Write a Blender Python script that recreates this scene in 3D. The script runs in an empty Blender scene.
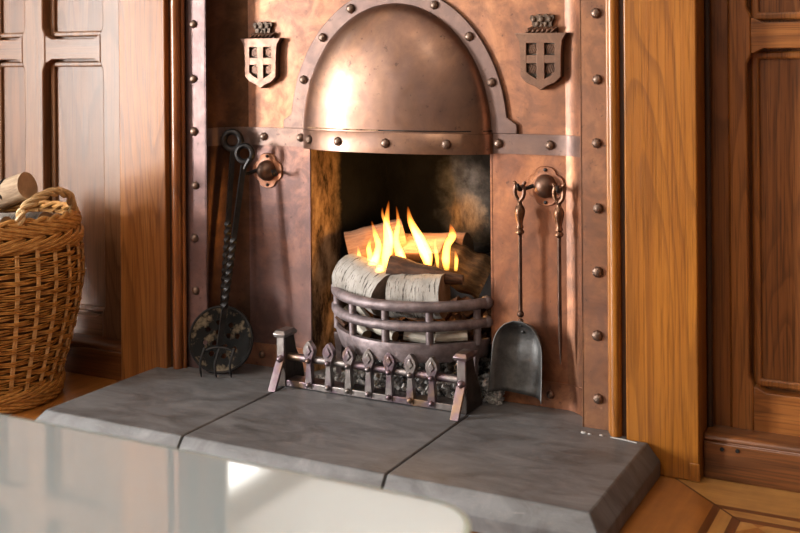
import bpy, bmesh, math, random
from mathutils import Vector, Matrix, Quaternion
random.seed(7)
SC = bpy.context.scene
COL = SC.collection
H = 0.764                      # eye height above the floor; heights below are written relative to the eye
ZF, ZH = -0.764, -0.706        # floor, hearth top
XC = -1.110                    # centre line of the fireplace
YP = 0.115                     # flat copper panel plane
PI = math.pi

# ------------------------------------------------------------------ helpers
BASE = {}
def W(p): return Vector((p[0], p[1], p[2] + H))

class MB:
    def __init__(s): s.v = []; s.f = []; s.m = []
    def add(s, vs, fs, mi=0):
        o = len(s.v); s.v += [Vector(v) for v in vs]
        for f in fs: s.f.append([i + o for i in f]); s.m.append(mi)
    def box(s, x0, x1, y0, y1, z0, z1, mi=0):
        vs = [(x, y, z) for z in (z0, z1) for y in (y0, y1) for x in (x0, x1)]
        s.add(vs, [(0,2,3,1),(4,5,7,6),(0,1,5,4),(2,6,7,3),(0,4,6,2),(1,3,7,5)], mi)
    def obox(s, c, ax, ay, az, mi=0):      # oriented box: centre and three half-axis vectors
        c, ax, ay, az = map(Vector, (c, ax, ay, az))
        vs = [c + ax*i + ay*j + az*k for k in (-1,1) for j in (-1,1) for i in (-1,1)]
        s.add(vs, [(0,2,3,1),(4,5,7,6),(0,1,5,4),(2,6,7,3),(0,4,6,2),(1,3,7,5)], mi)
    def tube(s, pts, r, n=8, closed=False, twist=0.0, mi=0, capmi=None, flat=1.0, up=None, roll=0.0):
        pts = [Vector(p) for p in pts]; N = len(pts)
        rs = r if isinstance(r, (list, tuple)) else [r]*N
        T = []
        for i in range(N):
            a = pts[(i-1) % N] if (closed or i) else pts[i]
            b = pts[(i+1) % N] if (closed or i < N-1) else pts[i]
            t = (b - a); T.append(t.normalized() if t.length > 1e-9 else Vector((0,0,1)))
        u = Vector(up) if up else (Vector((0,0,1)) if abs(T[0].z) < .9 else Vector((1,0,0)))
        u = (u - T[0]*u.dot(T[0])).normalized()
        vs = []
        for i in range(N):
            u = (u - T[i]*u.dot(T[i])).normalized(); w = T[i].cross(u)
            a0 = twist*i + roll
            for k in range(n):
                a = a0 + 2*PI*k/n
                vs.append(pts[i] + u*(math.cos(a)*rs[i]) + w*(math.sin(a)*rs[i]*flat))
        fs = []
        for i in range(N if closed else N-1):
            j = (i+1) % N
            for k in range(n): fs.append((i*n+k, i*n+(k+1)%n, j*n+(k+1)%n, j*n+k))
        s.add(vs, fs, mi)
        if not closed:
            c = mi if capmi is None else capmi
            o = len(s.v) - N*n
            s.f.append([o+k for k in range(n-1,-1,-1)]); s.m.append(c)
            s.f.append([o+(N-1)*n+k for k in range(n)]); s.m.append(c)
    def lathe(s, prof, org, axis=(0,0,1), n=20, mi=0, lobes=None):
        org = Vector(org); q = Vector((0,0,1)).rotation_difference(Vector(axis).normalized())
        vs = []; N = len(prof)
        for r, h in prof:
            for k in range(n):
                a = 2*PI*k/n; rr = r*(lobes(a) if lobes else 1)
                vs.append(org + q @ Vector((rr*math.cos(a), rr*math.sin(a), h)))
        fs = [(i*n+k, i*n+(k+1)%n, (i+1)*n+(k+1)%n, (i+1)*n+k) for i in range(N-1) for k in range(n)]
        fs += [tuple(range(n-1,-1,-1)), tuple((N-1)*n+k for k in range(n))]
        s.add(vs, fs, mi)
    def prism(s, out, y0, y1, mi=0):       # outline in x,z pushed from y0 to y1
        n = len(out)
        vs = [(x, y0, z) for x, z in out] + [(x, y1, z) for x, z in out]
        fs = [tuple(range(n)), tuple(range(2*n-1, n-1, -1))] + [(i, i+n, (i+1)%n+n, (i+1)%n) for i in range(n)]
        s.add(vs, fs, mi)
    def zprism(s, out, z0, z1, mi=0):
        n = len(out)
        vs = [(x, y, z0) for x, y in out] + [(x, y, z1) for x, y in out]
        fs = [tuple(range(n)), tuple(range(2*n-1, n-1, -1))] + [(i, i+n, (i+1)%n+n, (i+1)%n) for i in range(n)]
        s.add(vs, fs, mi)
    def ring(s, outer, inner, y0, y1, mi=0):   # closed frame between two equal-length outlines in x,z
        n = len(outer); vs = []
        for y in (y0, y1):
            vs += [(x, y, z) for x, z in outer] + [(x, y, z) for x, z in inner]
        fs = []
        for i in range(n):
            j = (i+1) % n
            fs += [(i, j, n+j, n+i), (2*n+i, 3*n+i, 3*n+j, 2*n+j), (i, 2*n+i, 2*n+j, j), (n+i, n+j, 3*n+j, 3*n+i)]
        s.add(vs, fs, mi)
    def strip(s, outer, inner, y0, y1, mi=0):  # open band (arch) between two outlines
        n = len(outer); vs = []
        for y in (y0, y1):
            vs += [(x, y, z) for x, z in outer] + [(x, y, z) for x, z in inner]
        fs = []
        for i in range(n-1):
            j = i+1
            fs += [(i, j, n+j, n+i), (2*n+i, 3*n+i, 3*n+j, 2*n+j), (i, 2*n+i, 2*n+j, j), (n+i, n+j, 3*n+j, 3*n+i)]
        fs += [(0, n, 3*n, 2*n), (n-1, 3*n-1, 4*n-1, 2*n-1)]
        s.add(vs, fs, mi)
    def surf(s, fn, nu, nv, mi=0):
        vs = [fn(i/nu, j/nv) for j in range(nv+1) for i in range(nu+1)]
        s.add(vs, [(j*(nu+1)+i, j*(nu+1)+i+1, (j+1)*(nu+1)+i+1, (j+1)*(nu+1)+i) for j in range(nv) for i in range(nu)], mi)
    def ball(s, c, r, n=10, mi=0, sq=(1,1,1)):
        c = Vector(c); m = n//2; vs = []; fs = []
        for i in range(1, m):
            t = PI*i/m
            for k in range(n):
                a = 2*PI*k/n
                vs.append(c + Vector((r*sq[0]*math.sin(t)*math.cos(a), r*sq[1]*math.sin(t)*math.sin(a), r*sq[2]*math.cos(t))))
        for i in range(m-2):
            for k in range(n): fs.append((i*n+k, (i+1)*n+k, (i+1)*n+(k+1)%n, i*n+(k+1)%n))
        t = len(vs); vs.append(c + Vector((0,0,r*sq[2]))); b = t+1; vs.append(c - Vector((0,0,r*sq[2])))
        for k in range(n):
            fs.append((t, k, (k+1)%n)); fs.append((b, (m-2)*n+(k+1)%n, (m-2)*n+k))
        s.add(vs, fs, mi)
    def build(s, name, mat, parent=None, base=None, smooth=True, bevel=0, segs=2, angle=40, normals=True):
        if parent is not None: b = BASE[parent.name]
        else: b = W(base) if base is not None else Vector((0,0,0))
        me = bpy.data.meshes.new(name)
        me.from_pydata([tuple(W(v) - b) for v in s.v], [], s.f)
        mats = mat if isinstance(mat, (list, tuple)) else [mat]
        for m in mats: me.materials.append(m)
        for p, mi in zip(me.polygons, s.m): p.material_index = mi
        if normals:
            bm = bmesh.new(); bm.from_mesh(me); bmesh.ops.recalc_face_normals(bm, faces=bm.faces); bm.to_mesh(me); bm.free()
        if smooth:
            me.shade_smooth(); me.set_sharp_from_angle(angle=math.radians(angle))
        o = bpy.data.objects.new(name, me); COL.objects.link(o)
        if parent is not None: o.parent = parent
        else: o.location = b
        BASE[o.name] = b
        if bevel:
            md = o.modifiers.new('edge', 'BEVEL'); md.width = bevel; md.segments = segs; md.limit_method = 'ANGLE'; md.angle_limit = math.radians(35)
        return o

def tag(o, label=None, cat=None, group=None, kind=None):
    if label: o['label'] = label
    if cat: o['category'] = cat
    if group: o['group'] = group
    if kind: o['kind'] = kind
    return o
def thing(name, loc, label=None, cat=None, group=None, kind=None):
    o = bpy.data.objects.new(name, None); COL.objects.link(o); o.empty_display_size = .05
    o.location = W(loc); BASE[o.name] = W(loc)
    return tag(o, label, cat, group, kind)

def ellipse(xc, zc, a, b, t0, t1, n): return [(xc + a*math.cos(t0+(t1-t0)*i/n), zc + b*math.sin(t0+(t1-t0)*i/n)) for i in range(n+1)]
def lerp(a, b, t): return a + (b-a)*t
def smooth_path(pts, k=6):
    P = [Vector(p) for p in pts]; out = []
    for i in range(len(P)-1):
        p0 = P[max(i-1,0)]; p1 = P[i]; p2 = P[i+1]; p3 = P[min(i+2,len(P)-1)]
        for j in range(k):
            t = j/k
            out.append(.5*((2*p1) + (p2-p0)*t + (2*p0-5*p1+4*p2-p3)*t*t + (3*p1-p0-3*p2+p3)*t**3))
    out.append(P[-1]); return out

# ------------------------------------------------------------------ materials
class NT:
    def __init__(s, name):
        s.mat = bpy.data.materials.new(name); s.mat.use_nodes = True
        s.t = s.mat.node_tree; s.n = s.t.nodes; s.b = s.n['Principled BSDF']; s.out = s.n['Material Output']
    def new(s, typ, **k):
        o = s.n.new(typ)
        for a, v in k.items(): setattr(o, a, v)
        return o
    def link(s, a, b): s.t.links.new(a, b)
    def coord(s, scale=(1,1,1), kind='Object', loc=(0,0,0)):
        tc = s.new('ShaderNodeTexCoord'); mp = s.new('ShaderNodeMapping')
        mp.inputs['Scale'].default_value = scale; mp.inputs['Location'].default_value = loc
        s.link(tc.outputs[kind], mp.inputs['Vector']); return mp.outputs['Vector']
    def noise(s, vec, scale, detail=4, rough=.55, dist=0):
        n = s.new('ShaderNodeTexNoise'); n.inputs['Scale'].default_value = scale; n.inputs['Detail'].default_value = detail
        n.inputs['Roughness'].default_value = rough; n.inputs['Distortion'].default_value = dist
        s.link(vec, n.inputs['Vector']); return n.outputs['Fac']
    def math(s, op, a, b=None, c=None):
        m = s.new('ShaderNodeMath', operation=op)
        for i, x in enumerate((a, b, c)):
            if x is None: continue
            if isinstance(x, (int, float)): m.inputs[i].default_value = x
            else: s.link(x, m.inputs[i])
        return m.outputs[0]
    def ramp(s, fac, stops):
        r = s.new('ShaderNodeValToRGB'); e = r.color_ramp.elements
        while len(e) < len(stops): e.new(.5)
        for k, (p, c) in zip(e, stops): k.position = p; k.color = (*c, 1) if len(c) == 3 else c
        s.link(fac, r.inputs['Fac']); return r.outputs['Color']
    def mix(s, fac, a, b, mode='MIX'):
        m = s.new('ShaderNodeMix', data_type='RGBA', blend_type=mode)
        for sock, x in ((m.inputs['Factor'], fac), (m.inputs['A'], a), (m.inputs['B'], b)):
            if isinstance(x, (int, float)): sock.default_value = x
            elif isinstance(x, tuple): sock.default_value = (*x, 1)
            else: s.link(x, sock)
        return m.outputs['Result']
    def bump(s, h, strength=.3, dist=.01, prev=None):
        b = s.new('ShaderNodeBump'); b.inputs['Strength'].default_value = strength; b.inputs['Distance'].default_value = dist
        s.link(h, b.inputs['Height'])
        if prev is not None: s.link(prev, b.inputs['Normal'])
        s.link(b.outputs['Normal'], s.b.inputs['Normal']); return b.outputs['Normal']
    def set(s, **k):
        for a, v in k.items():
            i = s.b.inputs[a.replace('_', ' ')]
            if isinstance(v, (int, float)): i.default_value = v
            elif isinstance(v, tuple): i.default_value = (*v, 1) if len(v) == 3 else v
            else: s.link(v, i)
        return s.mat
def XYZ(nt, v):
    s = nt.new('ShaderNodeSeparateXYZ'); nt.link(v, s.inputs[0]); return s.outputs

def wood(name, light, mid, dark, axis='z', rings=9, rough=.36, coat=.35, seed=0, spec=.5, fleck=.5):
    nt = NT(name)
    sc = {'z': (1,1,.13), 'x': (.13,1,1), 'y': (1,.13,1)}[axis]
    fine = {'z': (1,1,.02), 'x': (.02,1,1), 'y': (1,.02,1)}[axis]
    v = nt.coord(sc, loc=(seed*3.1, seed*1.7, seed*2.3))
    n = nt.noise(v, 5.0, 3, .40, .3)
    w = nt.math('FRACT', nt.math('MULTIPLY', n, rings*2.4))        # growth rings: soft early wood, thin dark late wood
    line = nt.ramp(w, [(0, (0,0,0)), (.60, (.05,.05,.05)), (.86, (1,1,1)), (.93, (1,1,1)), (1, (0,0,0))])
    streak = nt.noise(nt.coord(fine, loc=(seed, 3, seed)), 70, 4, .65)
    broad = nt.noise(nt.coord(sc, loc=(seed, 4, 2)), 3.5, 3)
    col = nt.mix(nt.ramp(nt.math('MULTIPLY_ADD', streak, .6, nt.math('MULTIPLY', broad, .4)), [(.36,(0,0,0)), (.62,(1,1,1))]), mid, light)
    col = nt.mix(nt.math('MULTIPLY', line, .40), col, dark)
    pores = nt.noise(nt.coord(fine, loc=(seed, seed, 0)), 300, 3, .6)
    pm = nt.ramp(pores, [(.38, (1,1,1)), (.50, (0,0,0))])
    col = nt.mix(nt.math('MULTIPLY', pm, fleck), col, dark)
    big = nt.ramp(nt.noise(nt.coord((1,1,1), loc=(seed,0,seed)), 2.6, 3), [(.35,(0,0,0)),(.75,(1,1,1))])
    col = nt.mix(nt.math('MULTIPLY', big, .35), col, dark)
    nt.bump(pores, .12, .004)
    r = nt.math('MULTIPLY_ADD', pores, .22, rough - .1)
    return nt.set(Base_Color=col, Roughness=r, Coat_Weight=coat, Coat_Roughness=.22, Specular_IOR_Level=spec)

def copper(name, a, b, c, rough=.4, metal=.88, hammer=.25, sc=1.0, coat=.30, crough=.34, patina=(.145,.088,.085), pk=.34):
    nt = NT(name); v = nt.coord()
    n1 = nt.noise(v, 6*sc, 7, .68, 1.1); n2 = nt.noise(nt.coord(loc=(3,1,7)), 24*sc, 5, .65, .5); n3 = nt.noise(nt.coord((1,1,.45), loc=(9,2,4)), 3.6*sc, 5, .62, .8)
    col = nt.ramp(n1, [(.30, a), (.48, b), (.66, c)])
    col = nt.mix(nt.math('MULTIPLY', nt.ramp(n2, [(.42,(0,0,0)),(.62,(1,1,1))]), .6), col, a)
    col = nt.mix(nt.math('MULTIPLY', nt.ramp(n3, [(.44,(0,0,0)),(.60,(1,1,1))]), pk), col, patina)      # dull purple tarnish
    spots = nt.ramp(nt.noise(v, 90*sc, 3, .6), [(.28,(1,1,1)),(.36,(0,0,0))])
    col = nt.mix(nt.math('MULTIPLY', spots, .6), col, (.05,.03,.026))
    ham = nt.new('ShaderNodeTexVoronoi', feature='SMOOTH_F1'); ham.inputs['Scale'].default_value = 42*sc; nt.link(v, ham.inputs['Vector'])
    p = nt.bump(ham.outputs['Distance'], hammer, .004)
    nt.bump(nt.noise(v, 9, 3), .5*hammer, .012, p)
    r = nt.math('MULTIPLY_ADD', n2, .36, rough - .16)
    return nt.set(Base_Color=col, Roughness=r, Metallic=metal, Coat_Weight=coat, Coat_Roughness=crough)

def metal(name, a, b, rough=.45, met=.8, scale=60, bump=.15):
    nt = NT(name); v = nt.coord()
    n = nt.noise(v, scale, 5, .65); n2 = nt.noise(v, scale*.2, 3)
    col = nt.ramp(nt.math('MULTIPLY_ADD', n, .5, nt.math('MULTIPLY', n2, .5)), [(.38, a), (.62, b)])
    nt.bump(n, bump, .004)
    return nt.set(Base_Color=col, Roughness=nt.math('MULTIPLY_ADD', n2, .3, rough-.15), Metallic=met)

OAK_R = wood('oak_honey', (.43,.160,.017), (.29,.095,.009), (.11,.034,.005), 'z', 9, .34, .35, 1)
OAK_L = wood('oak_red', (.40,.165,.045), (.28,.098,.022), (.09,.028,.007), 'z', 9, .42, .05, 2, spec=.34)
OAK_BEAD = wood('oak_bead', (.34,.115,.030), (.22,.065,.016), (.07,.02,.006), 'z', 6, .3, .5, 3)
OAK_PANEL_L = wood('oak_panel_dark', (.235,.108,.048), (.165,.070,.029), (.045,.017,.007), 'z', 5, .40, .06, 4, spec=.36)
OAK_STILE_L = wood('oak_stile_dark', (.26,.125,.056), (.18,.080,.034), (.06,.023,.008), 'z', 7, .40, .06, 5, spec=.36)
OAK_RAIL_L = wood('oak_rail_dark', (.26,.125,.058), (.18,.080,.036), (.06,.023,.008), 'x', 7, .40, .06, 6, spec=.36)
OAK_PANEL_R = wood('oak_panel_brown', (.33,.120,.030), (.22,.072,.016), (.06,.018,.005), 'z', 12, .34, .35, 7, fleck=.7)
OAK_STILE_R = wood('oak_stile_brown', (.42,.160,.038), (.29,.098,.020), (.07,.02,.005), 'z', 7, .34, .35, 8)
OAK_RAIL_R = wood('oak_rail_brown', (.42,.160,.038), (.29,.098,.020), (.07,.02,.005), 'x', 7, .34, .35, 9)
OAK_DARK = wood('oak_skirting', (.24,.085,.022), (.15,.047,.012), (.03,.009,.003), 'x', 7, .40, .2, 10)
OAK_SHADOW = wood('oak_groove', (.06,.024,.010), (.04,.015,.006), (.015,.005,.003), 'z', 5, .45, .1, 11)  # near-black oak: shade of the grooves and gaps put into its colour
COP_UP = copper('copper_plate', (.15,.074,.048), (.32,.142,.074), (.50,.235,.115), .50, .8, hammer=.10)
COP_LOW = copper('copper_plate_low', (.16,.072,.046), (.33,.138,.072), (.50,.215,.10), .46, .8, hammer=.14)
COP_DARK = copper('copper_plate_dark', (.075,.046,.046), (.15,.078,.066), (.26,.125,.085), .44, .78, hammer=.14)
COP_COVE_SHADE = copper('copper_cove', (.06,.028,.015), (.11,.052,.026), (.17,.08,.04), .46, .85, hammer=.08, coat=.05)  # left cove only: its shade put into a darker copper
COP_STRIP_L = copper('copper_strip_tarnished', (.085,.055,.055), (.16,.092,.085), (.25,.135,.11), .46, .8, hammer=.08, pk=.7)  # tarnish strengthened to paint in the purple daylight tone of the left strip
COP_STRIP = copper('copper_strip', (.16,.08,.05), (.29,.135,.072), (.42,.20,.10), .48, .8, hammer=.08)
COP_HOOD = copper('copper_hood', (.13,.072,.05), (.21,.112,.07), (.30,.16,.092), .36, .85, .12, .8, coat=.30, crough=.22, pk=.30)
COP_BAND = copper('copper_band', (.12,.082,.072), (.18,.115,.093), (.25,.15,.11), .46, .8, .08)
COP_CREST = copper('copper_crest', (.13,.075,.052), (.20,.11,.072), (.27,.15,.095), .40, .9, .05, 2)
CREST_DARK = metal('crest_recess', (.045,.04,.035), (.10,.085,.07), .5, .8)
RIVET = copper('rivet_copper', (.15,.105,.08), (.22,.15,.11), (.29,.20,.145), .42, .95, .05, 3)
BRASS = copper('tool_brass', (.08,.042,.026), (.16,.08,.045), (.27,.135,.065), .36, .95, .05, 4)
IRON = metal('black_iron', (.010,.010,.011), (.035,.032,.032), .45, .6)
STEEL_ROD = metal('brown_iron_rod', (.05,.03,.024), (.12,.07,.05), .42, .85)
GRATE_M = metal('grate_iron', (.15,.12,.125), (.36,.30,.31), .55, .65, 45, .5)
def fender_mat():
    nt = NT('fender_steel'); v = nt.coord()
    n = nt.noise(v, 14, 3); n2 = nt.noise(v, 90, 4)
    col = nt.ramp(n, [(.3, (.22,.20,.185)), (.45, (.29,.26,.25)), (.55, (.20,.145,.175)), (.66, (.31,.21,.14))])
    nt.bump(n2, .2, .003)
    return nt.set(Base_Color=col, Roughness=nt.math('MULTIPLY_ADD', n2, .3, .22), Metallic=.92)
FENDER_M = fender_mat()
FENDER_DARK = metal('fender_body', (.03,.026,.025), (.09,.07,.06), .5, .8)
SHOVEL_M = metal('shovel_steel', (.05,.05,.05), (.19,.19,.19), .5, .65, 30, .1)

def slate_mat():
    nt = NT('slate'); v = nt.coord((1,1,1))
    n = nt.noise(nt.coord((1,2.2,1)), 9, 5, .6, 1.2); f = nt.noise(v, 160, 4, .7); st = nt.noise(nt.coord((1.5,9,1), loc=(2,5,1)), 12, 4, .6, .8)
    col = nt.ramp(n, [(.3, (.070,.068,.068)), (.52, (.125,.127,.133)), (.75, (.19,.19,.195))])
    col = nt.mix(nt.math('MULTIPLY', nt.ramp(st, [(.58,(0,0,0)),(.75,(1,1,1))]), .3), col, (.27,.265,.26))
    col = nt.mix(nt.math('MULTIPLY', nt.ramp(f, [(.68,(0,0,0)),(.76,(1,1,1))]), .5), col, (.4,.4,.39))
    nt.bump(f, .18, .003)
    return nt.set(Base_Color=col, Roughness=nt.math('MULTIPLY_ADD', n, .25, .36))
SLATE = slate_mat()
GROUT = metal('joint_black', (.012,.012,.012), (.03,.028,.026), .8, 0)

def floor_mat():
    nt = NT('parquet'); tc = nt.new('ShaderNodeTexCoord'); x, y, z = XYZ(nt, tc.outputs['Object'])
    dx = nt.math('ADD', x, .492); dy = nt.math('MULTIPLY', y, -1.0); dy = nt.math('ADD', dy, .012)
    d = nt.math('MINIMUM', dx, dy)
    gx = nt.noise(nt.coord((.08,1,1)), 40, 4, .6); gy = nt.noise(nt.coord((1,.08,1), loc=(5,1,0)), 40, 4, .6)
    sel = nt.math('LESS_THAN', dx, dy)
    g = nt.math('ADD', nt.math('MULTIPLY', gy, sel), nt.math('MULTIPLY', gx, nt.math('SUBTRACT', 1, sel)))
    lightc = nt.ramp(g, [(.3,(.38,.18,.045)), (.7,(.60,.32,.095))])
    orange = nt.ramp(g, [(.3,(.27,.095,.018)), (.7,(.42,.165,.032))])
    darkc = nt.ramp(g, [(.3,(.10,.032,.008)), (.7,(.17,.055,.014))])
    # border boards, then dark lines and light strips, then a chequered field
    wide = nt.mix(sel, lightc, orange)
    def band(a, b): return nt.math('MULTIPLY', nt.math('GREATER_THAN', d, a), nt.math('LESS_THAN', d, b))
    fx = nt.math('PINGPONG', nt.math('ADD', nt.math('ADD', x, y), 5), .075)
    fy = nt.math('PINGPONG', nt.math('ADD', nt.math('SUBTRACT', x, y), 5), .075)
    fld = nt.mix(nt.math('GREATER_THAN', nt.math('MULTIPLY', nt.math('SUBTRACT', fx, .0375), nt.math('SUBTRACT', fy, .0375)), 0), orange, lightc)
    c = nt.mix(nt.math('GREATER_THAN', d, .150), wide, fld)
    c = nt.mix(band(.096, .110), c, darkc); c = nt.mix(band(.110, .134), c, lightc); c = nt.mix(band(.134, .150), c, darkc)
    seam = nt.math('LESS_THAN', nt.math('ABSOLUTE', nt.math('SUBTRACT', dx, dy)), .0025)
    c = nt.mix(nt.math('MULTIPLY', seam, nt.math('LESS_THAN', d, .15)), c, (.06,.02,.006))
    blot = nt.ramp(nt.noise(nt.coord(), 14, 4, .6), [(.35,(0,0,0)),(.7,(1,1,1))])
    c = nt.mix(nt.math('MULTIPLY', blot, .4), c, darkc)
    nt.bump(g, .06, .003)
    return nt.set(Base_Color=c, Roughness=.33, Coat_Weight=.3, Coat_Roughness=.2)
PARQUET = floor_mat()

def firebox_mat():
    nt = NT('sooty_fireclay'); tc = nt.new('ShaderNodeTexCoord'); x, y, z = XYZ(nt, tc.outputs['Object'])
    n = nt.noise(nt.coord(), 12, 6, .7); n2 = nt.noise(nt.coord((1,1,.35)), 30, 5, .7); n3 = nt.noise(nt.coord(loc=(2,2,2)), 6, 5, .65)
    clay = nt.ramp(n2, [(.38,(.03,.018,.010)), (.5,(.24,.15,.08)), (.66,(.52,.36,.21))])
    soot = nt.ramp(n, [(.4,(.003,.003,.003)), (.7,(.009,.009,.009))])
    # bare clay on the front of the left cheek (burnt clean of soot)
    m1 = nt.math('LESS_THAN', x, 0)
    m2 = nt.ramp(nt.math('ADD', y, nt.math('MULTIPLY', n, .07)), [(.095,(1,1,1)), (.135,(0,0,0))])
    c = nt.mix(nt.math('MULTIPLY', m1, m2), soot, clay)
    # dusty grey ash bloom and a scorched patch on the right of the back
    dx = nt.math('SUBTRACT', x, .05); dz = nt.math('SUBTRACT', z, .37)
    r2 = nt.math('SQRT', nt.math('ADD', nt.math('MULTIPLY', dx, dx), nt.math('MULTIPLY', nt.math('MULTIPLY', dz, .45), nt.math('MULTIPLY', dz, .45))))
    bloom = nt.ramp(nt.math('SUBTRACT', r2, nt.math('MULTIPLY', nt.math('SUBTRACT', n3, .5), .16)), [(.02,(1,1,1)), (.085,(0,0,0))])
    dust = nt.ramp(n, [(.35,(.03,.03,.031)), (.65,(.22,.22,.225))])
    c = nt.mix(bloom, c, dust)
    dz2 = nt.math('SUBTRACT', z, .335)
    r3 = nt.math('SQRT', nt.math('ADD', nt.math('MULTIPLY', dx, dx), nt.math('MULTIPLY', dz2, dz2)))
    patch = nt.ramp(nt.math('SUBTRACT', r3, nt.math('MULTIPLY', nt.math('SUBTRACT', n, .5), .10)), [(.02,(1,1,1)), (.06,(0,0,0))])
    c = nt.mix(nt.math('MULTIPLY', patch, .8), c, clay)
    nt.bump(n2, .5, .01)
    return nt.set(Base_Color=c, Roughness=.9, Specular_IOR_Level=.2)
FIREBOX_M = firebox_mat()

def birch_mat():
    nt = NT('birch_bark'); v = nt.coord()
    n = nt.noise(v, 20, 5, .6); len_ = nt.noise(nt.coord((7,1,1)), 34, 4, .6); fine = nt.noise(nt.coord((5,1,1)), 90, 3, .6)
    c = nt.ramp(n, [(.3,(.18,.165,.145)), (.5,(.34,.32,.29)), (.75,(.50,.48,.45))])
    c = nt.mix(nt.ramp(len_, [(.57,(0,0,0)), (.63,(1,1,1))]), c, (.05,.04,.035))
    c = nt.mix(nt.math('MULTIPLY', nt.ramp(fine, [(.6,(0,0,0)), (.68,(1,1,1))]), .6), c, (.12,.09,.07))
    nt.bump(len_, .5, .004)
    return nt.set(Base_Color=c, Roughness=.8)
BIRCH = birch_mat()
def bark_mat(name, a, b, c, axis=(1,6,6)):
    nt = NT(name); n = nt.noise(nt.coord(axis), 16, 5, .65); n2 = nt.noise(nt.coord(), 40, 4)
    col = nt.ramp(n, [(.3, a), (.5, b), (.72, c)])
    nt.bump(nt.math('ADD', n, nt.math('MULTIPLY', n2, .4)), .6, .006)
    return nt.set(Base_Color=col, Roughness=.85)
LOG_BROWN = bark_mat('brown_bark', (.04,.02,.009), (.13,.068,.026), (.26,.15,.06))
LOG_SPLIT = bark_mat('split_wood', (.17,.08,.045), (.30,.155,.09), (.44,.25,.15))
LOG_CHAR = bark_mat('charred_wood', (.02,.014,.011), (.085,.038,.02), (.20,.09,.045))
END_DARK = bark_mat('burnt_end', (.03,.026,.024), (.11,.095,.09), (.26,.23,.22), (1,1,1))
END_WOOD = bark_mat('cut_end', (.22,.125,.06), (.36,.22,.12), (.50,.34,.20), (1,1,1))
BASKET_LOG = bark_mat('dry_log_bark', (.20,.135,.085), (.38,.28,.185), (.56,.44,.31), (1,5,5))
def ash_mat():
    nt = NT('ash'); n = nt.noise(nt.coord(), 60, 5, .7)
    c = nt.ramp(n, [(.35,(.12,.115,.11)), (.5,(.36,.35,.34)), (.7,(.70,.69,.67))])
    nt.bump(n, .8, .008); return nt.set(Base_Color=c, Roughness=.95)
ASH = ash_mat()
EMBER_WHITE = bark_mat('white_kindling', (.30,.27,.22), (.55,.50,.42), (.75,.70,.62))
def wicker_mat(name, a, b, c):
    nt = NT(name); n = nt.noise(nt.coord(), 45, 4, .65); n2 = nt.noise(nt.coord((1,1,6)), 60, 2)
    col = nt.ramp(nt.math('MULTIPLY_ADD', n2, .5, nt.math('MULTIPLY', n, .5)), [(.36, a), (.5, b), (.64, c)])
    nt.bump(n, .2, .002)
    return nt.set(Base_Color=col, Roughness=.5)
WICKER = wicker_mat('wicker', (.22,.085,.014), (.47,.215,.045), (.68,.35,.09))
WICKER_STAKE = wicker_mat('wicker_stake', (.48,.26,.09), (.64,.38,.15), (.76,.50,.24))
WICKER_RIM = wicker_mat('wicker_rim', (.34,.15,.035), (.53,.26,.07), (.66,.38,.13))
WICKER_PALE = wicker_mat('wicker_pale', (.42,.26,.11), (.60,.41,.20), (.74,.56,.33))
WICKER_SHADE = wicker_mat('wicker_inside', (.03,.012,.004), (.09,.036,.010), (.17,.07,.02))  # shade between the rods painted as near-black wicker
def plain(name, c, rough=.5, **k):
    nt = NT(name); n = nt.noise(nt.coord(), 30, 4)
    col = nt.mix(nt.math('MULTIPLY', n, .25), c, tuple(x*.75 for x in c))
    return nt.set(Base_Color=col, Roughness=rough, **k)
GLASS_TOP = plain('backpainted_glass', (.42,.495,.53), .05, Specular_IOR_Level=.5, Coat_Weight=1.0, Coat_Roughness=.03, Coat_IOR=1.7)
GLASS_EDGE = plain('glass_edge', (.62,.78,.70), .1)
FRAME_WHITE = plain('white_paint', (.75,.73,.69), .5)
CEIL = plain('ceiling_paint', (.82,.80,.76), .8)
PLASTER = plain('wall_plaster', (.50,.42,.33), .8)
MIRROR = plain('mirror_glass', (.92,.93,.92), .02, Metallic=1.0)
CHAR_BLACK = plain('hole_black', (.004,.004,.004), .9)
HOLE_RUST = bark_mat('rusty_flake', (.10,.07,.045), (.24,.18,.12), (.40,.32,.22), (1,1,1))

# ------------------------------------------------------------------ setting
m = MB(); m.box(-4.12, 2.3, -6.2, .14, ZF-.05, ZF)
fl = tag(m.build('floor', PARQUET, base=(0,0,ZF), smooth=False), 'honey coloured parquet floor with mitred border boards', None, kind='structure')

def flared(edge, inset, runs, lo, hi, sgn, fl=.02):
    """edge line from lo to hi that runs inset along the panels and flares back to full width at the rails"""
    pts = []
    for a, b in runs:
        pts += [(edge, a), (edge - sgn*inset*.15, a+fl*.25), (edge - sgn*inset*.6, a+fl*.6), (edge - sgn*inset, a+fl), (edge - sgn*inset, b-fl), (edge - sgn*inset*.6, b-fl*.6), (edge - sgn*inset*.15, b-fl*.25), (edge, b)]
    return [(edge, lo)] + pts + [(edge, hi)]

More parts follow.
